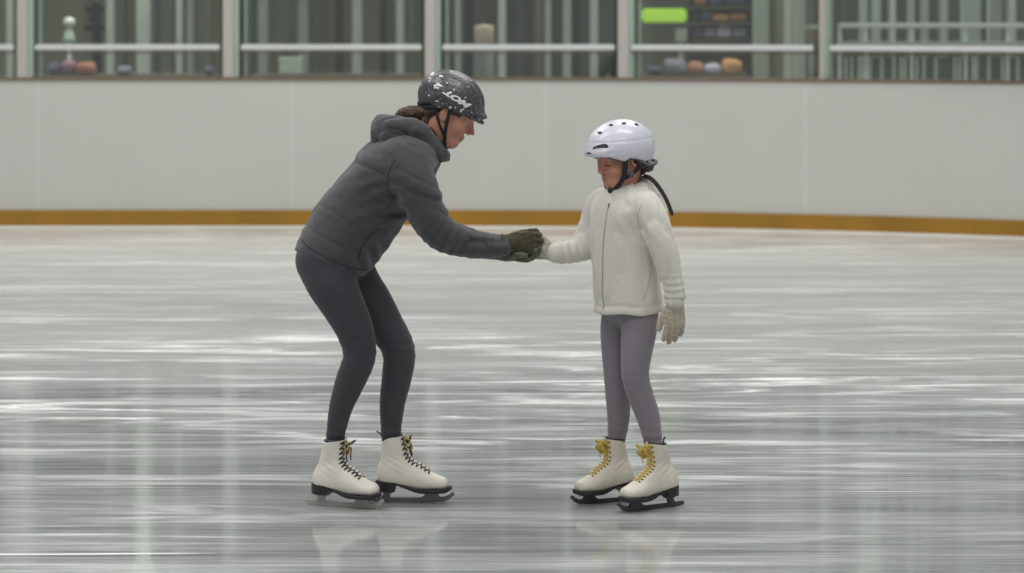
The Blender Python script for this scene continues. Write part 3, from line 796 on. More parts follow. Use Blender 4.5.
def gedge(f, l): return np.interp(f.ravel(), [-.14,-.08,-.04,-.02,.005,.03,.05,.07,.10,.14], [-.044,-.047,-.040,-.020,-.004,.003,-.006,.004,.018,.024]).reshape(f.shape)
def gbrim(F): gh.E(F, (.100, 0, .032), (.034, .066, .012), .025)
def gridge(f, l, u):
    r = .0014*np.exp(-((u-.062-.1*f)/.004)**2)
    return r
gho, ghc = helmet(gh, (.003, 0, .026), (.134, .112, .109), gedge, M['whitepl'], gbrim, ridges=gridge)
reparent(gho, girl)
gbv = ray_dir_mesh(gho.data)
def patch(px, py, w, h, rot, bv, name, m, parent, shape='oval', fwd=(0,1,0)):
    bm = bmesh.new(); out = []
    n = 20
    def P(a, b):
        ca, sa = math.cos(rot), math.sin(rot)
        x = px+(a*w*ca-b*h*sa); y = py+(a*w*sa+b*h*ca)
        o = Vector(at(x, y, 9.5)); d = (o-Vector((0,0,HC))).normalized(); return bv.ray_cast(o, d)
    ctr = P(0, 0)
    if ctr[0] is None: bm.free(); return
    ring = []
    for k in range(n):
        a = k*2*math.pi/n
        if shape == 'slit': u, v = math.cos(a), math.sin(a)*(.45+.55*max(0, math.cos(a)))*1.0-.3*(1-math.cos(a)**2)*0+.35*math.cos(a)**2-.2
        else: u, v = math.cos(a), math.sin(a)
        h_ = P(u, v)
        ring.append((h_[0]+h_[1]*.0012) if h_[0] is not None else ctr[0])
    c = bm.verts.new(ctr[0]+ctr[1]*.0012); R = [bm.verts.new(p) for p in ring]; R2 = [bm.verts.new(p-ctr[1]*.004) for p in ring]
    for k in range(n):
        bm.faces.new((c, R[k], R[(k+1) % n])); bm.faces.new((R[k], R2[k], R2[(k+1) % n], R[(k+1) % n]))
    put(name, bmmesh(bm), m, parent, smooth=False)
for px, py, w, h, r in ((599.8,132.8,2.4,1.2,0),(611,125.2,2.2,1.1,-.1),(624,123.4,2.4,1.1,0),(636.5,124.6,2.2,1.0,.3)):
    patch(px, py, w, h, r, gbv, 'vent', M['vent'], gho)
patch(600.5, 147.0, 8, 3.3, -.16, gbv, 'side_slit', M['vent'], gho, 'slit')
patch(589, 153.2, 2.2, .8, .1, gbv, 'vent', M['vent'], gho)
patch(647, 161.5, 1.1, 1.0, 0, gbv, 'rivet', M['vent'], gho)
for px, py, w, h, r in ((432.5,74,2.0,1.1,-.8),(441.2,76.2,2.2,1.0,.2),(430,78.5,1.1,.8,.5),(447,83,.9,.7,0),(429,95.5,1.1,.7,.6),(437,101,1.6,.6,.1)):
    patch(px, py, w, h, r, wbv, 'snow_fleck', M['letter'], who)
# helmet lining edge, straps, buckle, rear cradle
rim = []
for k in range(41):
    a = -math.pi+k*2*math.pi/40; f = .120*math.cos(a)-.010; l_ = .098*math.sin(a)
    rim.append(gh.p(f*.97, l_, float(gedge(np.array([f]), 0)[0])+.003))
put('lining', tubes([(rim, .0065)]), M['grey'], gho)
for l in (-1, 1):
    strap_on(gh, [(.042, l*.088, .006), (.040, l*.078, -.03), (.048, l*.062, -.072), (.064, l*.034, -.102), (.070, 0, -.112)], .0080, gho, M['strap'])
    strap_on(gh, [(-.045, l*.090, .015), (-.02, l*.086, -.035), (.024, l*.074, -.064), (.046, l*.064, -.072)], .006, gho, M['strap'])
    bm = bmesh.new(); q = gh.p(.022, l*.082, -.060); box_bm(bm, q, (.016,.012,.022), bev=.002); put('strap_divider', bmmesh(bm), M['grey'], gho)
bm = bmesh.new(); sphere_bm(bm, gh.p(.072, .014, -.112), .0135, 14, 10, (1.2,1,1)); put('buckle', bmmesh(bm), M['black'], gho)
put('cradle', tubes([(spline([gh.p(-.005, -.088, -.010), gh.p(-.05, -.080, -.050), gh.p(-.090, -.035, -.058), gh.p(-.096, 0, -.058), gh.p(-.090, .035, -.058), gh.p(-.05, .080, -.050), gh.p(-.005, .088, -.010)], 6), .0145)]), M['black'], gho)
F = Fld(gh.o-.16, gh.o+.13, .004)
gh.E(F, (-.010, 0, .030), (.101, .080, .088), 0); gh.E(F, (-.058, 0, -.035), (.046, .062, .050), .03)
X, Y, Z = F.grid(tuple(slice(0, n) for n in F.F.shape)); lf, ll, lu = gh.lgrid(X, Y, Z)
F.F = np.maximum(F.F, ((lf-.055)*gh.s).astype(f32)); F.F = np.maximum(F.F, -((lu-.004-2.2*np.minimum(lf+.012, 0))*gh.s*.5).astype(f32))
F.F -= (.0028*noise3(X*30+Z*60, Y*150, Z*30-X*60)).astype(f32)
ghair = put('hair', F.mesh(1), M['hairk'], girl)
# braid: three strands
P = spline([W(644,176,-.02), W(650,178,-.035), W(656,183.5,-.045), W(662,192,-.05), W(667,201,-.055), W(671,211,-.055)], 10)
st = [[], [], []]
for i, p in enumerate(P):
    t = (P[min(i+1, len(P)-1)]-P[max(i-1, 0)]); t /= np.linalg.norm(t); s = np.array([0, 1.0, 0]); b = np.cross(t, s)
    w = .0048*(1-.35*i/len(P))
    for j in range(3):
        a = i*.75+j*2*math.pi/3; st[j].append(p+b*w*math.sin(a)+s*w*.6*math.sin(2*a))
tail = [P[-1], P[-1]+np.array([.004,0,-.010])]
bm = bmesh.new()
for s in st: tube_bm(bm, s, .0044, 8)
tube_bm(bm, [P[-1], P[-1]+np.array([.003,0,-.008]), P[-1]+np.array([.004,0,-.018])], [.006,.007,.002], 8)
br = put('braid', bmmesh(bm), M['hairk'], ghair)
bm = bmesh.new(); tube_bm(bm, [P[-2], P[-1]], .0078, 10); put('hair_tie', bmmesh(bm), M['black'], br)

skate(girl, ground(632.5, 500.6), math.radians(180+24), .90, .98, M['leatherg'], M['darksteel'], M['lacey'], LY, dict(eyelet=M['gold'], string=M['black'], lean=.24), 'ivory ice skate farther from the camera')
skate(girl, ground(676.5, 506.0), math.radians(180+34), .95, 1.0, M['leatherg'], M['darksteel'], M['lacey'], LY, dict(eyelet=M['gold'], string=M['black'], lean=.36), 'ivory ice skate nearer the camera')

# ================================================================== THE RINK
def wallY(x): return 22.6-(.056*(x+.5)**2 if x > -.5 else 0)
XS = [-16+i*.5 for i in range(int((10+16)/.5)+1)]
def wall_strip(z0, z1, off0, off1, m, name, closed_top=True):
    bm = bmesh.new(); A = []
    for x in XS:
        y = wallY(x); A.append([bm.verts.new((x, y+off0, z0)), bm.verts.new((x, y+off0, z1)), bm.verts.new((x, y+off1, z1)), bm.verts.new((x, y+off1, z0))])
    for a, b in zip(A, A[1:]):
        for k in range(4): bm.faces.new((a[k], b[k], b[(k+1) % 4], a[(k+1) % 4]))
    bm.faces.new(A[0]); bm.faces.new(A[-1][::-1])
    o = put(name, bmmesh(bm), m, None, smooth=False); o['kind'] = 'structure'; return o

def board_mat():
    m = mat('white_rink_board', (190,191,185), .45, var=.02, vscale=1.2); n = N(m); b = m.node_tree.nodes['Principled BSDF']
    src = b.inputs['Base Color'].links[0].from_socket
    tc = n.add('ShaderNodeTexCoord'); sp = n.add('ShaderNodeSeparateXYZ'); n.link(tc.outputs['Object'], sp.inputs[0])
    # panel seams every 2.4 m
    a = n.add('ShaderNodeMath', operation='ADD'); a.inputs[1].default_value = 41.0-.27+1.0
    n.link(sp.outputs[0], a.inputs[0])
    d = n.add('ShaderNodeMath', operation='MODULO'); d.inputs[1].default_value = 2.05; n.link(a.outputs[0], d.inputs[0])
    l = n.add('ShaderNodeMath', operation='COMPARE'); l.inputs[1].default_value = 1.0; l.inputs[2].default_value = .02; n.link(d.outputs[0], l.inputs[0])
    k = n.add('ShaderNodeMath', operation='MULTIPLY'); k.inputs[1].default_value = .10; n.link(l.outputs[0], k.inputs[0])
    mx = n.add('ShaderNodeMix', data_type='RGBA'); mx.inputs[7].default_value = srgb(232,234,230)
    n.link(k.outputs[0], mx.inputs[0]); n.link(src, mx.inputs[6]); n.link(mx.outputs[2], b.inputs['Base Color'])
    return m
wall_strip(0, 1.18, 0, .12, board_mat(), 'wall_back')
wall_strip(0, .135, -.03, -.002, mat('ochre_kickplate', (150,110,24), .45, var=.12, vscale=2.5, stretch=(1,1,.2)), 'baseboard_back')
wall_strip(1.181, 1.205, -.012, .14, mat('brown_coping', (112,94,78), .5), 'trim_1')

sn = wall_strip(0, .010, -.065, -.031, mat('scraped_snow', (226,226,222), .8, .5, 30), 'snow_ridge'); tag(sn, 'thin ridge of scraped snow along the foot of the ochre kickplate', 'snow', kind='stuff')
def ice_mat():
    m = bpy.data.materials.new('scratched_ice'); m.use_nodes = True; n = N(m); b = m.node_tree.nodes['Principled BSDF']
    tc = n.add('ShaderNodeTexCoord')
    def nz(scale, sx, sy, detail=4, dist=0, rough=.5, off=0):
        mp = n.add('ShaderNodeMapping'); mp.inputs['Scale'].default_value = (sx, sy, 1); mp.inputs['Location'].default_value = (off, off*1.7, 0)
        t = n.add('ShaderNodeTexNoise'); t.inputs['Scale'].default_value = scale; t.inputs['Detail'].default_value = detail; t.inputs['Distortion'].default_value = dist; t.inputs['Roughness'].default_value = rough
        n.link(tc.outputs['Object'], mp.inputs[0]); n.link(mp.outputs[0], t.inputs['Vector']); return t.outputs[0]
    def rng(s, a, b_, c, d):
        r = n.add('ShaderNodeMapRange'); r.inputs[1].default_value = a; r.inputs[2].default_value = b_; r.inputs[3].default_value = c; r.inputs[4].default_value = d
        n.link(s, r.inputs[0]); return r.outputs[0]
    def mth(op, a, b_):
        x = n.add('ShaderNodeMath', operation=op)
        for i, v in enumerate((a, b_)):
            if isinstance(v, (int, float)): x.inputs[i].default_value = v
            else: n.link(v, x.inputs[i])
        return x.outputs[0]
    sp = n.add('ShaderNodeSeparateXYZ'); n.link(tc.outputs['Object'], sp.inputs[0])
    worn = mth('MULTIPLY', rng(sp.outputs[1], 10.2, 12.2, .30, 1), rng(sp.outputs[1], 14.2, 17.5, 1, .38))   # the most skated lane
    broad = rng(nz(1, .30, 1.5, 4, .5, .55, 3), .40, .62, 0, 1)
    streak = rng(nz(1, .75, 5.0, 5, 1.6, .6, 11), .48, .66, 0, 1)
    fine = rng(nz(1, 1.3, 34, 5, .4, .65, 5), .42, .78, 0, 1)
    soft = rng(nz(1, .3, 3.2, 3, .4, .5, 8), .35, .70, 0, .20)
    longl = rng(nz(1, .22, 8, 3, .3, .5, 21), .665, .70, 0, 1)
    s1 = mth('MULTIPLY', mth('MULTIPLY', streak, worn), mth('ADD', mth('MULTIPLY', broad, .8), .2))
    tot = mth('ADD', mth('ADD', mth('MULTIPLY', s1, 1.0), mth('MULTIPLY', fine, .30)), soft)
    tot = mth('ADD', tot, rng(sp.outputs[1], 16.5, 21.8, 0, .36))
    tot = mth('MINIMUM', mth('MAXIMUM', tot, mth('MULTIPLY', longl, .8)), 1.0)
    mx = n.add('ShaderNodeMix', data_type='RGBA'); mx.inputs[6].default_value = srgb(127,131,131); mx.inputs[7].default_value = srgb(250,250,249)
    n.link(tot, mx.inputs[0]); n.link(mx.outputs[2], b.inputs['Base Color'])
    n.link(rng(tot, 0, 1, .05, .35), b.inputs['Roughness'])
    b.inputs['IOR'].default_value = 1.42
    bp = n.add('ShaderNodeBump'); bp.inputs['Strength'].default_value = .03; bp.inputs['Distance'].default_value = .01
    n.link(mth('ADD', nz(1, 1.2, 9, 3, 0, .5, 1), mth('MULTIPLY', tot, .4)), bp.inputs['Height']); n.link(bp.outputs[0], b.inputs['Normal'])
    return m
bm = bmesh.new(); V = [bm.verts.new(p) for p in ((-16,-2,0),(10,-2,0),(10,22.9,0),(-16,22.9,0))]; bm.faces.new(V)
V2 = [bm.verts.new((p.co.x, p.co.y, -.1)) for p in V]; bm.faces.new(V2[::-1])
for k in range(4): bm.faces.new((V[k], V2[k], V2[(k+1) % 4], V[(k+1) % 4]))
o = put('floor', bmmesh(bm), ice_mat(), None, smooth=False); o['kind'] = 'structure'

# ------------------------------------------------ glass above the boards
def glass_mat():
    m = bpy.data.materials.new('greenish_rink_glass'); m.use_nodes = True; n = N(m); nt = m.node_tree
    nt.nodes.remove(nt.nodes['Principled BSDF']); out = nt.nodes['Material Output']
    t = n.add('ShaderNodeBsdfTransparent'); t.inputs[0].default_value = (.90,.93,.90,1)
    g = n.add('ShaderNodeBsdfGlossy'); g.inputs['Roughness'].default_value = .05; g.inputs[0].default_value = (.9,.95,.93,1)
    mx = n.add('ShaderNodeMixShader'); mx.inputs[0].default_value = .09
    n.link(t.outputs[0], mx.inputs[1]); n.link(g.outputs[0], mx.inputs[2]); n.link(mx.outputs[0], out.inputs[0]); return m
M['glass'] = glass_mat()
M['alu'] = mat('pale_aluminium', (178,174,169), .5)
M['rail'] = mat('white_rail', (205,207,205), .4)
M['brownw'] = mat('brown_wood', (104,92,74), .6)
M['gedge'] = mat('green_glass_edge', (158,176,166), .35)
def px2x(px):                          # x on the wall curve seen at px
    x = (px-512)*22.6/FPX
    for _ in range(8): x = (px-512)*(wallY(x)+.06)/FPX
    return x
posts = [-1195+206*0, -990, -785, -582, -380, -178, 25.5, 231, 432.5, 625.5, 822, 1190, 1390]
names = {25.5: 'pale metal post, leftmost in the glass above the boards', 231: 'pale metal post over the boards to the left of the skaters',
         432.5: 'pale metal post rising directly behind the black helmet', 625.5: 'pale metal post next to the green sign, above the white helmet',
         822: 'slim pale post where the right hand glass bay with pickets begins'}
HP = 3.3
for i, p in enumerate(posts):
    x = px2x(p); y = wallY(x)+.06
    if p in names:
        r = empty('support_post', (x, y, 1.205), names[p], 'post', 'posts of the rink glass')
        w = .088 if p != 822 else .04
        ob = put('column', boxes([((x-.018 if p != 822 else x, y, 1.205+HP/2), (w, .10, HP))], .006), M['alu'], r)
        ch = boxes([((x+(.046 if p != 822 else .035), y, 1.205+HP/2), (.040 if p != 822 else .03, .07, HP))], .003)
        put('glass_channel', ch, M['gedge'], r)
        put('edge_strip', boxes([((x+(.118 if p != 822 else .075), y+.03, 1.205+HP/2), (.022, .03, HP))], .003), M['gedge'], r)
        put('base_plate', boxes([((x-.006, y, 1.211), (w+.01, .118, .012))]), M['alu'], r)
    elif p < 0 and p > -1100:
        r = empty('support_post', (x, y, 1.205), 'pale metal post of the rink glass beyond the left edge', 'post', 'posts out of view')
        put('column', boxes([((x, y, 1.205+HP/2), (.125, .10, HP))], .006), M['alu'], r)
for i in range(1, len(posts)-1):
    a, b = px2x(posts[i]), px2x(posts[i+1]); ya, yb = wallY(a)+.06, wallY(b)+.06
    g = .085 if posts[i+1] not in (822,) else .06
    rz = math.atan2(yb-ya, b-a); L = math.hypot(b-a, yb-ya)-2*g; cx, cy = (a+b)/2, (ya+yb)/2
    w = put('window_%d' % i, boxes([((cx, cy, 1.205+HP/2+.002), (L, .012, HP-.006), rz)]), M['glass'], None, smooth=False); w['kind'] = 'structure'
    h = put('handrail', boxes([((cx+.05*math.sin(rz), cy-.05, 1.449), (L, .05, .048), rz)], .01), M['rail'], w)
    put('lower_rail', boxes([((cx+.03*math.sin(rz), cy-.03, 1.407), (L, .03, .014), rz)]), M['brownw'], w)
    put('rail_bracket', boxes([((cx-L*.3*math.cos(rz), cy-L*.3*math.sin(rz)-.012, 1.449), (.03,.04,.03), rz), ((cx+L*.3*math.cos(rz), cy+L*.3*math.sin(rz)-.012, 1.449), (.03,.04,.03), rz)]), M['alu'], w)

# ------------------------------------------------ the lobby behind the glass
def st(name, lst, m, bev=0):
    o = put(name, boxes(lst, bev), m, None, smooth=False); o['kind'] = 'structure'; return o
st('floor_lobby', [((-3, 27, -.05), (26, 8.0, .1))], mat('lobby_floor', (92,94,88), .5))
st('wall_lobby', [((-3, 31, 3.5), (26, .2, 7))], mat('olive_grey_wall', (112,113,98), .8, var=.38, vscale=1.6, stretch=(2.6,1,.12)))
st('ceiling_lobby', [((-3, 27.1, 4.62), (26, 7.4, .12))], mat('lobby_ceiling', (120,124,116), .8))
st('wall_lobby_left', [((-15.9, 27, 3.5), (.2, 8, 7))], mat('lobby_side', (120,124,116), .8))
st('wall_lobby_right', [((9.9, 25, 3.5), (.2, 12, 7))], mat('lobby_side_r', (120,124,116), .8))

M['pgreen'] = mat('pale_green_paint', (160,167,160), .6)
M['dgreen'] = mat('dark_green_grey', (62,68,62), .6)
M['dark'] = mat('near_black_metal', (16,18,20), .6, spec=.2)
M['olive'] = mat('olive_panel', (88,90,74), .7)
def bx(px0, px1, py0, py1, Y, depth=.1):
    """box spanning those picture bounds at distance Y: centre,size"""
    a = at(px0, py1, Y); b = at(px1, py0, Y)
    return ((float((a[0]+b[0])/2), Y+depth/2, float((a[2]+b[2])/2)), (float(b[0]-a[0]), depth, float(b[2]-a[2])))
def standing(px0, px1, Y, z1, depth=.15):
    a = at(px0, 0, Y); b = at(px1, 0, Y)
    return ((float((a[0]+b[0])/2), Y+depth/2, z1/2), (float(b[0]-a[0]), depth, z1))
def pillar(px0, px1, Y, m, label, name='pillar', z1=4.5):
    c, s = standing(px0, px1, Y, z1)
    r = empty(name, (c[0], c[1], 0), label, 'pillar', 'pillars in the lobby behind the glass')
    put('shaft', boxes([(c, s)], min(.01, s[0]*.2)), M[m], r, smooth=False)
    put('base', boxes([((c[0], c[1], .06), (s[0]+.04, s[1]+.04, .12))], .005), M['alu'], r, smooth=False)
pil = [(6,12,27,'pgreen','pale pillar at the far left edge left of the first post'),
 (152,158,28.7,'dgreen','dark green pillar touching the right side of the broad pale one'),
 (187,194,29.3,'pgreen','faint pale pillar just right of the slim pale one'),
 (246,252,28.5,'dgreen','dark green pillar directly right of the second post'),
 (283,290,28.8,'dgreen','dark green pillar above the white box'),
 (298,308,29.4,'pgreen','faint pale pillar above the right end of the white box'),
 (352,362,29.2,'pgreen','faint pale pillar right of the narrow near-black pillar'),
 (396,404,29.0,'pgreen','faint pale pillar left of the third post between dark ones'),
 (409,415,28.0,'dgreen','dark green pillar close to the left side of the third post'),
 (455,461,28.6,'pgreen','faint pale pillar right of the third post above the helmet'),
 (498,506,28.2,'pgreen','pale pillar right of the beige bin'),
 (516,526,29.2,'dgreen','dark green pillar between beige bin and pale pillar pair'),
 (590,598,28.9,'pgreen','faint pale pillar left of the fourth post'),
 (784,792,28.5,'pgreen','pale pillar tucked left of the gate'),
 (840,848,28.0,'dgreen','dark pillar at the left end of the railing'),
 (890,896,27.6,'pgreen','pale thin pillar in the middle of the dark door behind the railing'),
 (940,948,28.2,'pgreen','faint pale pillar left of the broad right hand pillar'),
 (1008,1016,27.5,'pgreen','pale pillar at the extreme right behind the railing'),
(136,150,26.5,'pgreen','broad pale green pillar midway between the two leftmost posts'),
 (176,182,27.5,'pgreen','slim pale green pillar between the broad pillar and the second post'),
 (170,174,28.5,'dgreen','thin dark green pillar left of the slim pale one'),
 (106,114,28.5,'pgreen','pale green pillar right of the dark coat stand'),
 (117,125,29.5,'olive','olive panel pillar between the coat stand and broad pale pillar'),
 (197,212,29,'olive','wide olive pillar just left of the second post'),
 (258,268,29,'pgreen','faint green pillar right of the second post'),
 (311,321,29.6,'olive','olive pillar above and right of the white box'),
 (335,343,25,'dark','narrow near-black pillar between the second and third posts'),
 (380,386.5,25.5,'dark','thin black pillar left of the third post'),
 (465,474,26,'dark','black pillar left of the beige bin behind the helmet'),
 (534,543,28.5,'olive','olive pillar at the left of the paired pale pillars'),
 (545,551,25.5,'pgreen','left pillar of the close pair between helmet and sign'),
 (563,571,26,'pgreen','right pillar of the close pair between helmet and sign'),
 (573,580,28,'dark','dark pillar right of the close pale pair'),
 (754,769,24.6,'pgreen','broad pale green pillar right of the display shelves'),
 (776,783,27,'olive','olive pillar between broad green pillar and gate frame'),
 (794,801,23.6,'alu','slim pinkish white pillar at the left of the gate'),
 (861,868,26,'pgreen','leftmost thin green pillar behind the right hand railing'),
 (873,881,26.4,'pgreen','second thin green pillar behind the right hand railing'),
 (909,915,26,'pgreen','third thin green pillar behind the right hand railing'),
 (922,929,26.4,'pgreen','fourth thin green pillar behind the right hand railing'),
 (963,981,24.3,'pgreen','broad green pillar behind the railing near the right edge'),
 (982,987,25,'dgreen','dark narrow pillar beside the broad green one at right'),
 (989,1002,25.4,'pgreen','rightmost pale green pillar behind the railing')]
for p in pil: pillar(*p)

# dark wall panels / doorways
for a, b, Y, z, lab in ((552,616,29.8,3.2,'dark doorway panel between the pale pillar pair and the fourth post'),(445,474,29.9,3.0,'dark doorway panel behind the black helmet'),(880,909,29,3.0,'dark doorway panel between thin green pillars at right'),(929,962,29,3.0,'dark doorway panel left of the broad right hand pillar'),(1004,1030,29,3.0,'dark doorway panel at the far right edge')):
    c, s = standing(a, b, Y, z, .08)
    r = empty('lobby_door', (c[0], c[1], 0), lab, 'door')
    put('door_leaf', boxes([(c, s)], .005), M['dgreen'], r, smooth=False)
    put('door_frame', boxes([((c[0]-s[0]/2-.03, c[1]-.02, z/2), (.05,.1,z)), ((c[0]+s[0]/2+.03, c[1]-.02, z/2), (.05,.1,z)), ((c[0], c[1]-.02, z+.03), (s[0]+.11,.1,.05))]), M['olive'], r, smooth=False)
    put('door_handle', boxes([((c[0]+s[0]*.38, c[1]-.07, 1.0), (.025,.04,.16))], .005), M['alu'], r, smooth=False)

# globe lamp
Y = 25.6; c = at(69.5, 22, Y)
r = empty('globe_lamp', (c[0], Y, 0), 'small white globe lamp on a stand behind the first glass bay', 'lamp')
put('base', lathe((c[0], Y, 0), [(.12,0),(.12,.02),(.02,.03)]), M['rail'], r)
put('stem', lathe((c[0], Y, .03), [(.018,0),(.018,c[2]-.08)]), M['pgreen'], r)
bm = bmesh.new(); sphere_bm(bm, (c[0], Y, c[2]), .05, 16, 12, (1.1,1,.9)); put('globe', bmmesh(bm), mat('white_globe', (196,204,194), .4, emit=.15), r)
c2 = at(68, 38, Y)
put('lower_shade', lathe((c2[0]+.01, Y, c2[2]-.05), [(.07,0),(.05,.05),(.035,.12)]), mat('pale_shade', (160,172,162), .5), r)
# dark stand
Y = 25.2; c = at(97, 25, Y)
r = empty('coat_stand', (c[0], Y, 0), 'dark stand with short side arms right of the globe lamp', 'stand')
put('pole', boxes([((c[0], Y, .95), (.075,.06,1.72))], .008), M['dark'], r)
for z, L in ((at(0,10,Y)[2], .17), (at(0,28,Y)[2], .19), (at(0,19,Y)[2], .11)):
    put('arm', boxes([((c[0]-.02, Y, float(z)), (L,.05,.06))], .008), M['dark'], r)
put('foot', lathe((c[0], Y, 0), [(.18,0),(.18,.03),(.04,.05),(.04,.1)]), M['dark'], r)
# bench with coat pile
Y = 24.2
def bench(px0, px1, Y, z, label):
    a = at(px0, 0, Y)[0]; b = at(px1, 0, Y)[0]
    r = empty('bench', ((a+b)/2, Y, 0), label, 'bench')
    put('seat', boxes([((float(a+b)/2, Y+.2, z-.02), (float(b-a), .4, .04))], .008), M['brownw'], r, smooth=False)
    for s in (a+.08, b-.08): put('leg', boxes([((float(s), Y+.2, (z-.04)/2), (.05,.36,z-.04))], .004), M['alu'], r, smooth=False)
    return r
zt = float(at(0, 74.5, 24.2)[2])
bench(40, 215, 24.2, zt, 'wooden ledge behind the lower glass of the first full bay')
def bundle(px0, px1, py0, py1, Y, m, label, name='folded_coat', cat='coat', seed=0, group=None):
    a = at(px0, py1, Y); b = at(px1, py0, Y); c = (a+b)/2; s = (b-a)/2
    F = Fld((a[0]-.05, Y-.16, a[2]-.04), (b[0]+.05, Y+.16, b[2]+.05), .009)
    F.add(ell((c[0], Y, a[2]+s[2]*.7), (s[0]*1.4, .13, s[2]*1.3)), (a[0], Y-.1, a[2]), (b[0], Y+.1, b[2]), 0, m=.06)
    F.add(ell((c[0]-s[0]*.5, Y-.02, c[2]-s[2]*.25), (s[0]*.5, .09, s[2]*.75)), (a[0], Y-.1, a[2]), (b[0], Y+.1, b[2]), .02, m=.06)
    F.add(ell((c[0]+s[0]*.5, Y-.02, c[2]-s[2]*.25), (s[0]*.5, .09, s[2]*.75)), (a[0], Y-.1, a[2]), (b[0], Y+.1, b[2]), .02, m=.06)
    X, Y_, Z = F.grid(tuple(slice(0, n) for n in F.F.shape)); F.F -= (.012*noise3(X*14+seed, Y_*14, Z*22)).astype(f32)
    F.F = np.maximum(F.F, (zt+.004-Z)).astype(f32)
    F.F = np.maximum(F.F, np.maximum(a[0]+.004-X, X-b[0]+.004)).astype(f32)
    o = put(name, F.mesh(1), m, None); tag(o, label, cat, group); return o
cm = [mat('mauve_cloth', (138,100,112), .9), mat('dark_violet_cloth', (84,74,100), .9), mat('rust_cloth', (158,104,82), .9), mat('grey_cloth', (124,122,134), .9), mat('navy_cloth', (58,64,78), .9), mat('tan_cloth', (184,134,82), .9), mat('lilac_grey_cloth', (164,154,172), .9)]
bundle(48, 61.5, 62.5, 74.5, 24.35, cm[1], 'dark violet coat heap at the left of the pile in the first bay', seed=1)
bundle(62, 77, 60, 74.5, 24.4, cm[0], 'mauve coat heap in the middle of the pile in the first bay', seed=2)
bundle(77.5, 96, 62, 74.5, 24.35, cm[2], 'rust coloured coat heap at the right of the pile in the first bay', seed=3)
bundle(118, 132, 66, 74.5, 24.3, cm[3], 'grey folded coat on the ledge below the broad pale pillar', seed=4)
bundle(205, 214, 66, 74.5, 24.3, cm[1], 'dark violet folded coat at the right end of the first ledge', seed=5)
# white box on ledge
bench(250, 420, 24.2, zt, 'wooden ledge behind the lower glass of the second bay')
b_ = bx(279, 301, 57.5, 74.4, 24.25, .2); r = empty('storage_box', (b_[0][0], b_[0][1], zt), 'pale greenish white box on the ledge left of the black helmet', 'box')
M['pbox'] = mat('pale_box', (186,198,186), .5)
put('box_body', boxes([b_], .006), M['pbox'], r, smooth=False)
put('lid', boxes([((b_[0][0], b_[0][1], b_[0][2]+b_[1][2]/2-.015), (b_[1][0]+.012, b_[1][1]+.012, .02))], .004), M['rail'], r, smooth=False)
# beige bin
Y = 25; c = at(484, 42, Y); top = at(484, 25, Y)[2]
r = empty('bin', (c[0], Y, 0), 'beige pink round bin on a plinth behind the black helmet', 'bin')
put('plinth', lathe((c[0], Y, 0), [(.10,0),(.10,c[2]-.03)]), M['dgreen'], r)
put('drum', lathe((c[0], Y, c[2]-.03), [(.075,0),(.085,.02),(.09,top-c[2]),(.085,top-c[2]+.02),(.02,top-c[2]+.035)]), mat('beige_pink', (176,160,142), .6), r)
# green sign
Y = 24.0; a = at(641, 23, Y); b = at(687, 8, Y)
r = empty('lit_sign', ((a[0]+b[0])/2, Y, a[2]), 'glowing yellow green rectangular sign behind the glass above the white helmet', 'sign')
em = mat('lit_yellow_green', (164,204,66), .5, emit=.55)
put('sign_face', boxes([((float(a[0]+b[0])/2, Y, float(a[2]+b[2])/2), (float(b[0]-a[0])-.01, .05, float(b[2]-a[2])-.01))], .02), em, r)
put('sign_housing', boxes([((float(a[0]+b[0])/2, Y+.04, float(a[2]+b[2])/2), (float(b[0]-a[0]), .04, float(b[2]-a[2])))], .01), mat('sign_case', (120,150,60), .5), r)
put('hanger', boxes([((float(a[0])+.08, Y+.04, 3.25), (.015,.015,2.66)), ((float(b[0])-.08, Y+.04, 3.25), (.015,.015,2.66))]), M['alu'], r)
# display shelf with goods
Y = 25.0; xa, xb = at(688,0,Y)[0], at(752,0,Y)[0]; zs_ = [float(at(0,q,Y)[2]) for q in (39,22,6)]
r = empty('display_shelf', ((xa+xb)/2, Y, 0), 'tall dark shelf unit of coloured goods right of the green sign', 'shelf')
for s in (xa, xb): put('upright', boxes([((float(s), Y+.15, 1.2), (.03,.35,2.4))]), M['dgreen'], r, smooth=False)
put('back_panel', boxes([((float(xa+xb)/2, Y+.32, 1.2), (float(xb-xa),.02,2.4))]), mat('shelf_back', (104,84,72), .7), r, smooth=False)
for z in zs_+[.4,.8,2.1]: put('shelf_board', boxes([((float(xa+xb)/2, Y+.15, z-.012), (float(xb-xa)-.03,.33,.02))]), M['brownw'], r, smooth=False)
goods = [(692,703,24,38.6,1,'dark violet parcel at the left of the lower shelf'),(704,716,27,38.6,3,'grey parcel second on the lower shelf'),(717,731,25,38.6,6,'lilac parcel in the middle of the lower shelf'),(732,747,27,38.6,3,'grey parcel at the right of the lower shelf'),
 (692,700,10,21.6,4,'navy parcel at the left of the middle shelf'),(701,712,10,21.6,1,'dark violet parcel beside the navy one'),(713,729,14,21.6,5,'tan folded goods in the middle of the shelf'),(730,747,13,21.6,2,'rust folded goods at the right of the middle shelf'),
 (694,706,-8,5.6,2,'rust parcel at the left of the upper shelf'),(708,722,-6,5.6,1,'violet parcel in the middle of the upper shelf'),(725,747,-7,5.6,4,'navy parcel at the right of the upper shelf')]
for a, b, c, d, k, lab in goods:
    q = bx(a, b, c, d-.9, Y+.02, .2); q = ((q[0][0], q[0][1]+.01, q[0][2]-.0), q[1])
    o = put('parcel', boxes([q], .012), cm[k], None, smooth=False); tag(o, lab, 'parcel', 'goods on the display shelf')
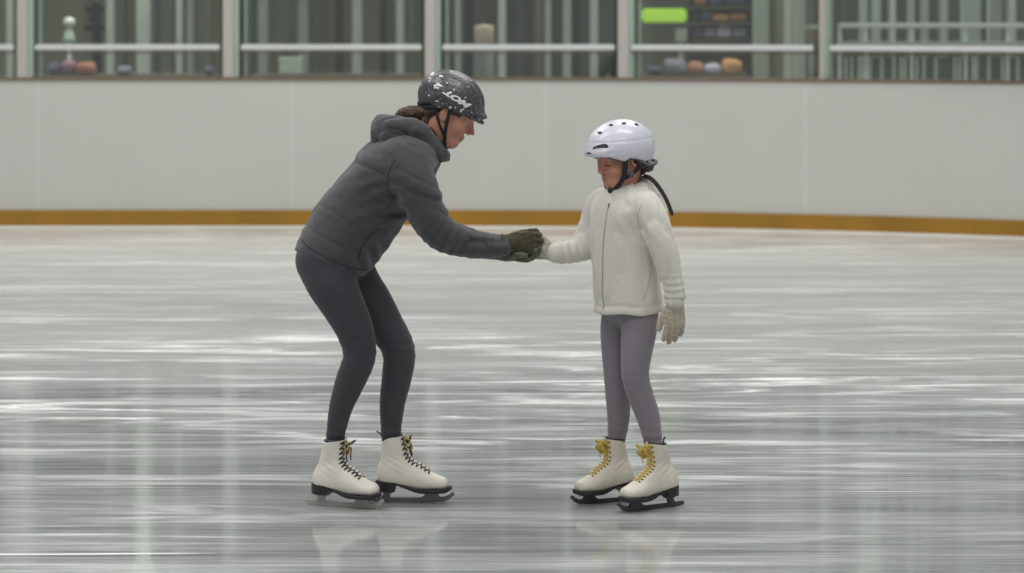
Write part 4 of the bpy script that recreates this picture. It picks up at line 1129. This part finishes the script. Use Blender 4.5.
# ledge with heaps beneath
bench(640, 750, 24.2, zt, 'wooden ledge under the display shelf right of the fourth post')
for i, (a, b, c, d, k, lab) in enumerate([(646,663.5,66,74.5,4,'navy folded coat at the left of the ledge below the sign'),(664,686,59,74.5,3,'grey folded coat below the right end of the sign'),(686.5,703,62,74.5,2,'rust folded coat in the middle of the right ledge'),(703.5,721,63,74.5,6,'lilac grey folded coat right of the rust one'),(721.5,742,58,74.5,5,'tan folded coat at the right end of the ledge')]):
    bundle(a, b, c, d, 24.3+.03*i, cm[k], lab, seed=10+i)
# small bollards: pale thing beneath sign, reddish thing by gate
q = bx(676, 687, 29, 42, 24.9, .12); r = empty('stool', (q[0][0], q[0][1], 0), 'pale narrow stool top under the right end of the sign', 'stool')
put('seat', boxes([q], .006), M['pgreen'], r); put('leg', boxes([((q[0][0], q[0][1], (q[0][2]-q[1][2]/2)/2), (.04,.04,q[0][2]-q[1][2]/2))]), M['alu'], r)
Y = 23.9; c = at(811, 36, Y); r = empty('fire_call_box', (c[0], Y, 0), 'small brick red box on a post inside the gate', 'box')
put('red_box', boxes([((float(c[0]), Y, float(c[2])), (.075,.07,.10))], .01), mat('brick_red', (134,84,70), .6), r)
put('post', boxes([((float(c[0]), Y, float(c[2]-.05)/2), (.03,.03,float(c[2])-.05))]), M['alu'], r)
# gate between the slim posts
Y = 23.3; r = empty('gate', (at(812,0,Y)[0], Y, 0), 'glazed gate with pale frame between the two slim posts at right', 'gate')
x0, x1 = float(at(803,0,Y)[0]), float(at(828,0,Y)[0])
put('frame', boxes([((x0, Y, 1.5), (.03,.04,3.0)), ((x1, Y, 1.5), (.035,.04,3.0)), (((x0+x1)/2, Y, .05), (x1-x0,.04,.06)), (((x0+x1)/2, Y, float(at(0,27,Y)[2])), (x1-x0,.04,.035))], .004), M['pgreen'], r, smooth=False)
put('pane', boxes([(((x0+x1)/2, Y, 1.5), (x1-x0-.03,.01,2.9))]), M['glass'], r, smooth=False)
# right-hand railing with counter ledge and pickets
Y = 23.7; xa, xb = float(at(838,0,Y)[0]), float(at(1080,0,Y)[0]); r = empty('railing', ((xa+xb)/2, Y, 0), 'pale railing with counter ledge and pickets behind the right hand glass', 'railing')
def zz(py): return float(at(0, py, Y)[2])
put('top_rail', boxes([(((xa+xb)/2, Y, zz(25.5)), (xb-xa,.05,.045))], .012), M['rail'], r)
put('counter', boxes([(((xa+xb)/2, Y+.02, zz(44)), (xb-xa,.22,.04))], .008), M['pgreen'], r)
put('apron', boxes([(((xa+xb)/2, Y+.04, zz(53)), (xb-xa,.05,.05))]), M['brownw'], r, smooth=False)
for px in (840, 866.5, 912, 966, 1008, 1040): put('stanchion', boxes([((float(at(px,0,Y)[0]), Y+.02, zz(25.5)/2), (.028,.03,zz(25.5)))], .004), M['rail'], r)
k = 0
rr = random.Random(3)
for px in (846,852,861,870,882,894,901,905,917,924,936,955,960,975,989,1003,1018,1034,1050): put('picket', boxes([((float(at(px,0,Y)[0]), Y+.01, zz(57)/2), (.028 if px not in (861,975) else .06,.02,zz(57)))], .003), M['pgreen'], r)
put('lower_panel', boxes([(((xa+xb)/2, Y+.09, zz(57)/2), (xb-xa,.015,zz(57)))]), M['olive'], r, smooth=False)

# ================================================================== LIGHT
w = bpy.data.worlds.new('world'); bpy.context.scene.world = w; w.use_nodes = True
bg = w.node_tree.nodes['Background']; bg.inputs[0].default_value = (.955,.965,.97,1); bg.inputs[1].default_value = .36
def area(x, y, z, sx, sy, e, col=(1,.99,.96), rx=0):
    l = bpy.data.lights.new('lamp', 'AREA'); l.shape = 'RECTANGLE'; l.size = sx; l.size_y = sy; l.energy = e; l.color = col
    o = bpy.data.objects.new('ceiling_lamp', l); C.objects.link(o); o.location = (x, y, z); o.rotation_euler = (rx, 0, 0); return o
for y in (3, 9, 15, 20): 
    for x in (-5, 2.5): area(x, y, 8.5, 5, 1.2, 215)
for x in (-9, -3.5, 2, 7): area(x, 25.6, 4.4, 3, 1.0, 165, (1,1,.96))

# ================================================================== CAMERA
cam = bpy.data.cameras.new('camera'); co = bpy.data.objects.new('camera', cam); C.objects.link(co)
co.location = (0, 0, HC); co.rotation_euler = (math.radians(90), 0, 0)
cam.sensor_width = 36; cam.lens = 36*FPX/1024; cam.shift_y = -(286.5-HY)/1024
cam.dof.use_dof = True; cam.dof.focus_distance = 9.85; cam.dof.aperture_fstop = cam.lens/1000/.030
cam.clip_end = 200
sc = bpy.context.scene; sc.camera = co
sc.view_settings.view_transform = 'Standard'; sc.view_settings.look = 'None'; sc.view_settings.gamma = 1; sc.view_settings.exposure = 0
sc.view_settings.use_curve_mapping = False
sc.cycles.use_denoising = True
sc.cycles.max_bounces = 8
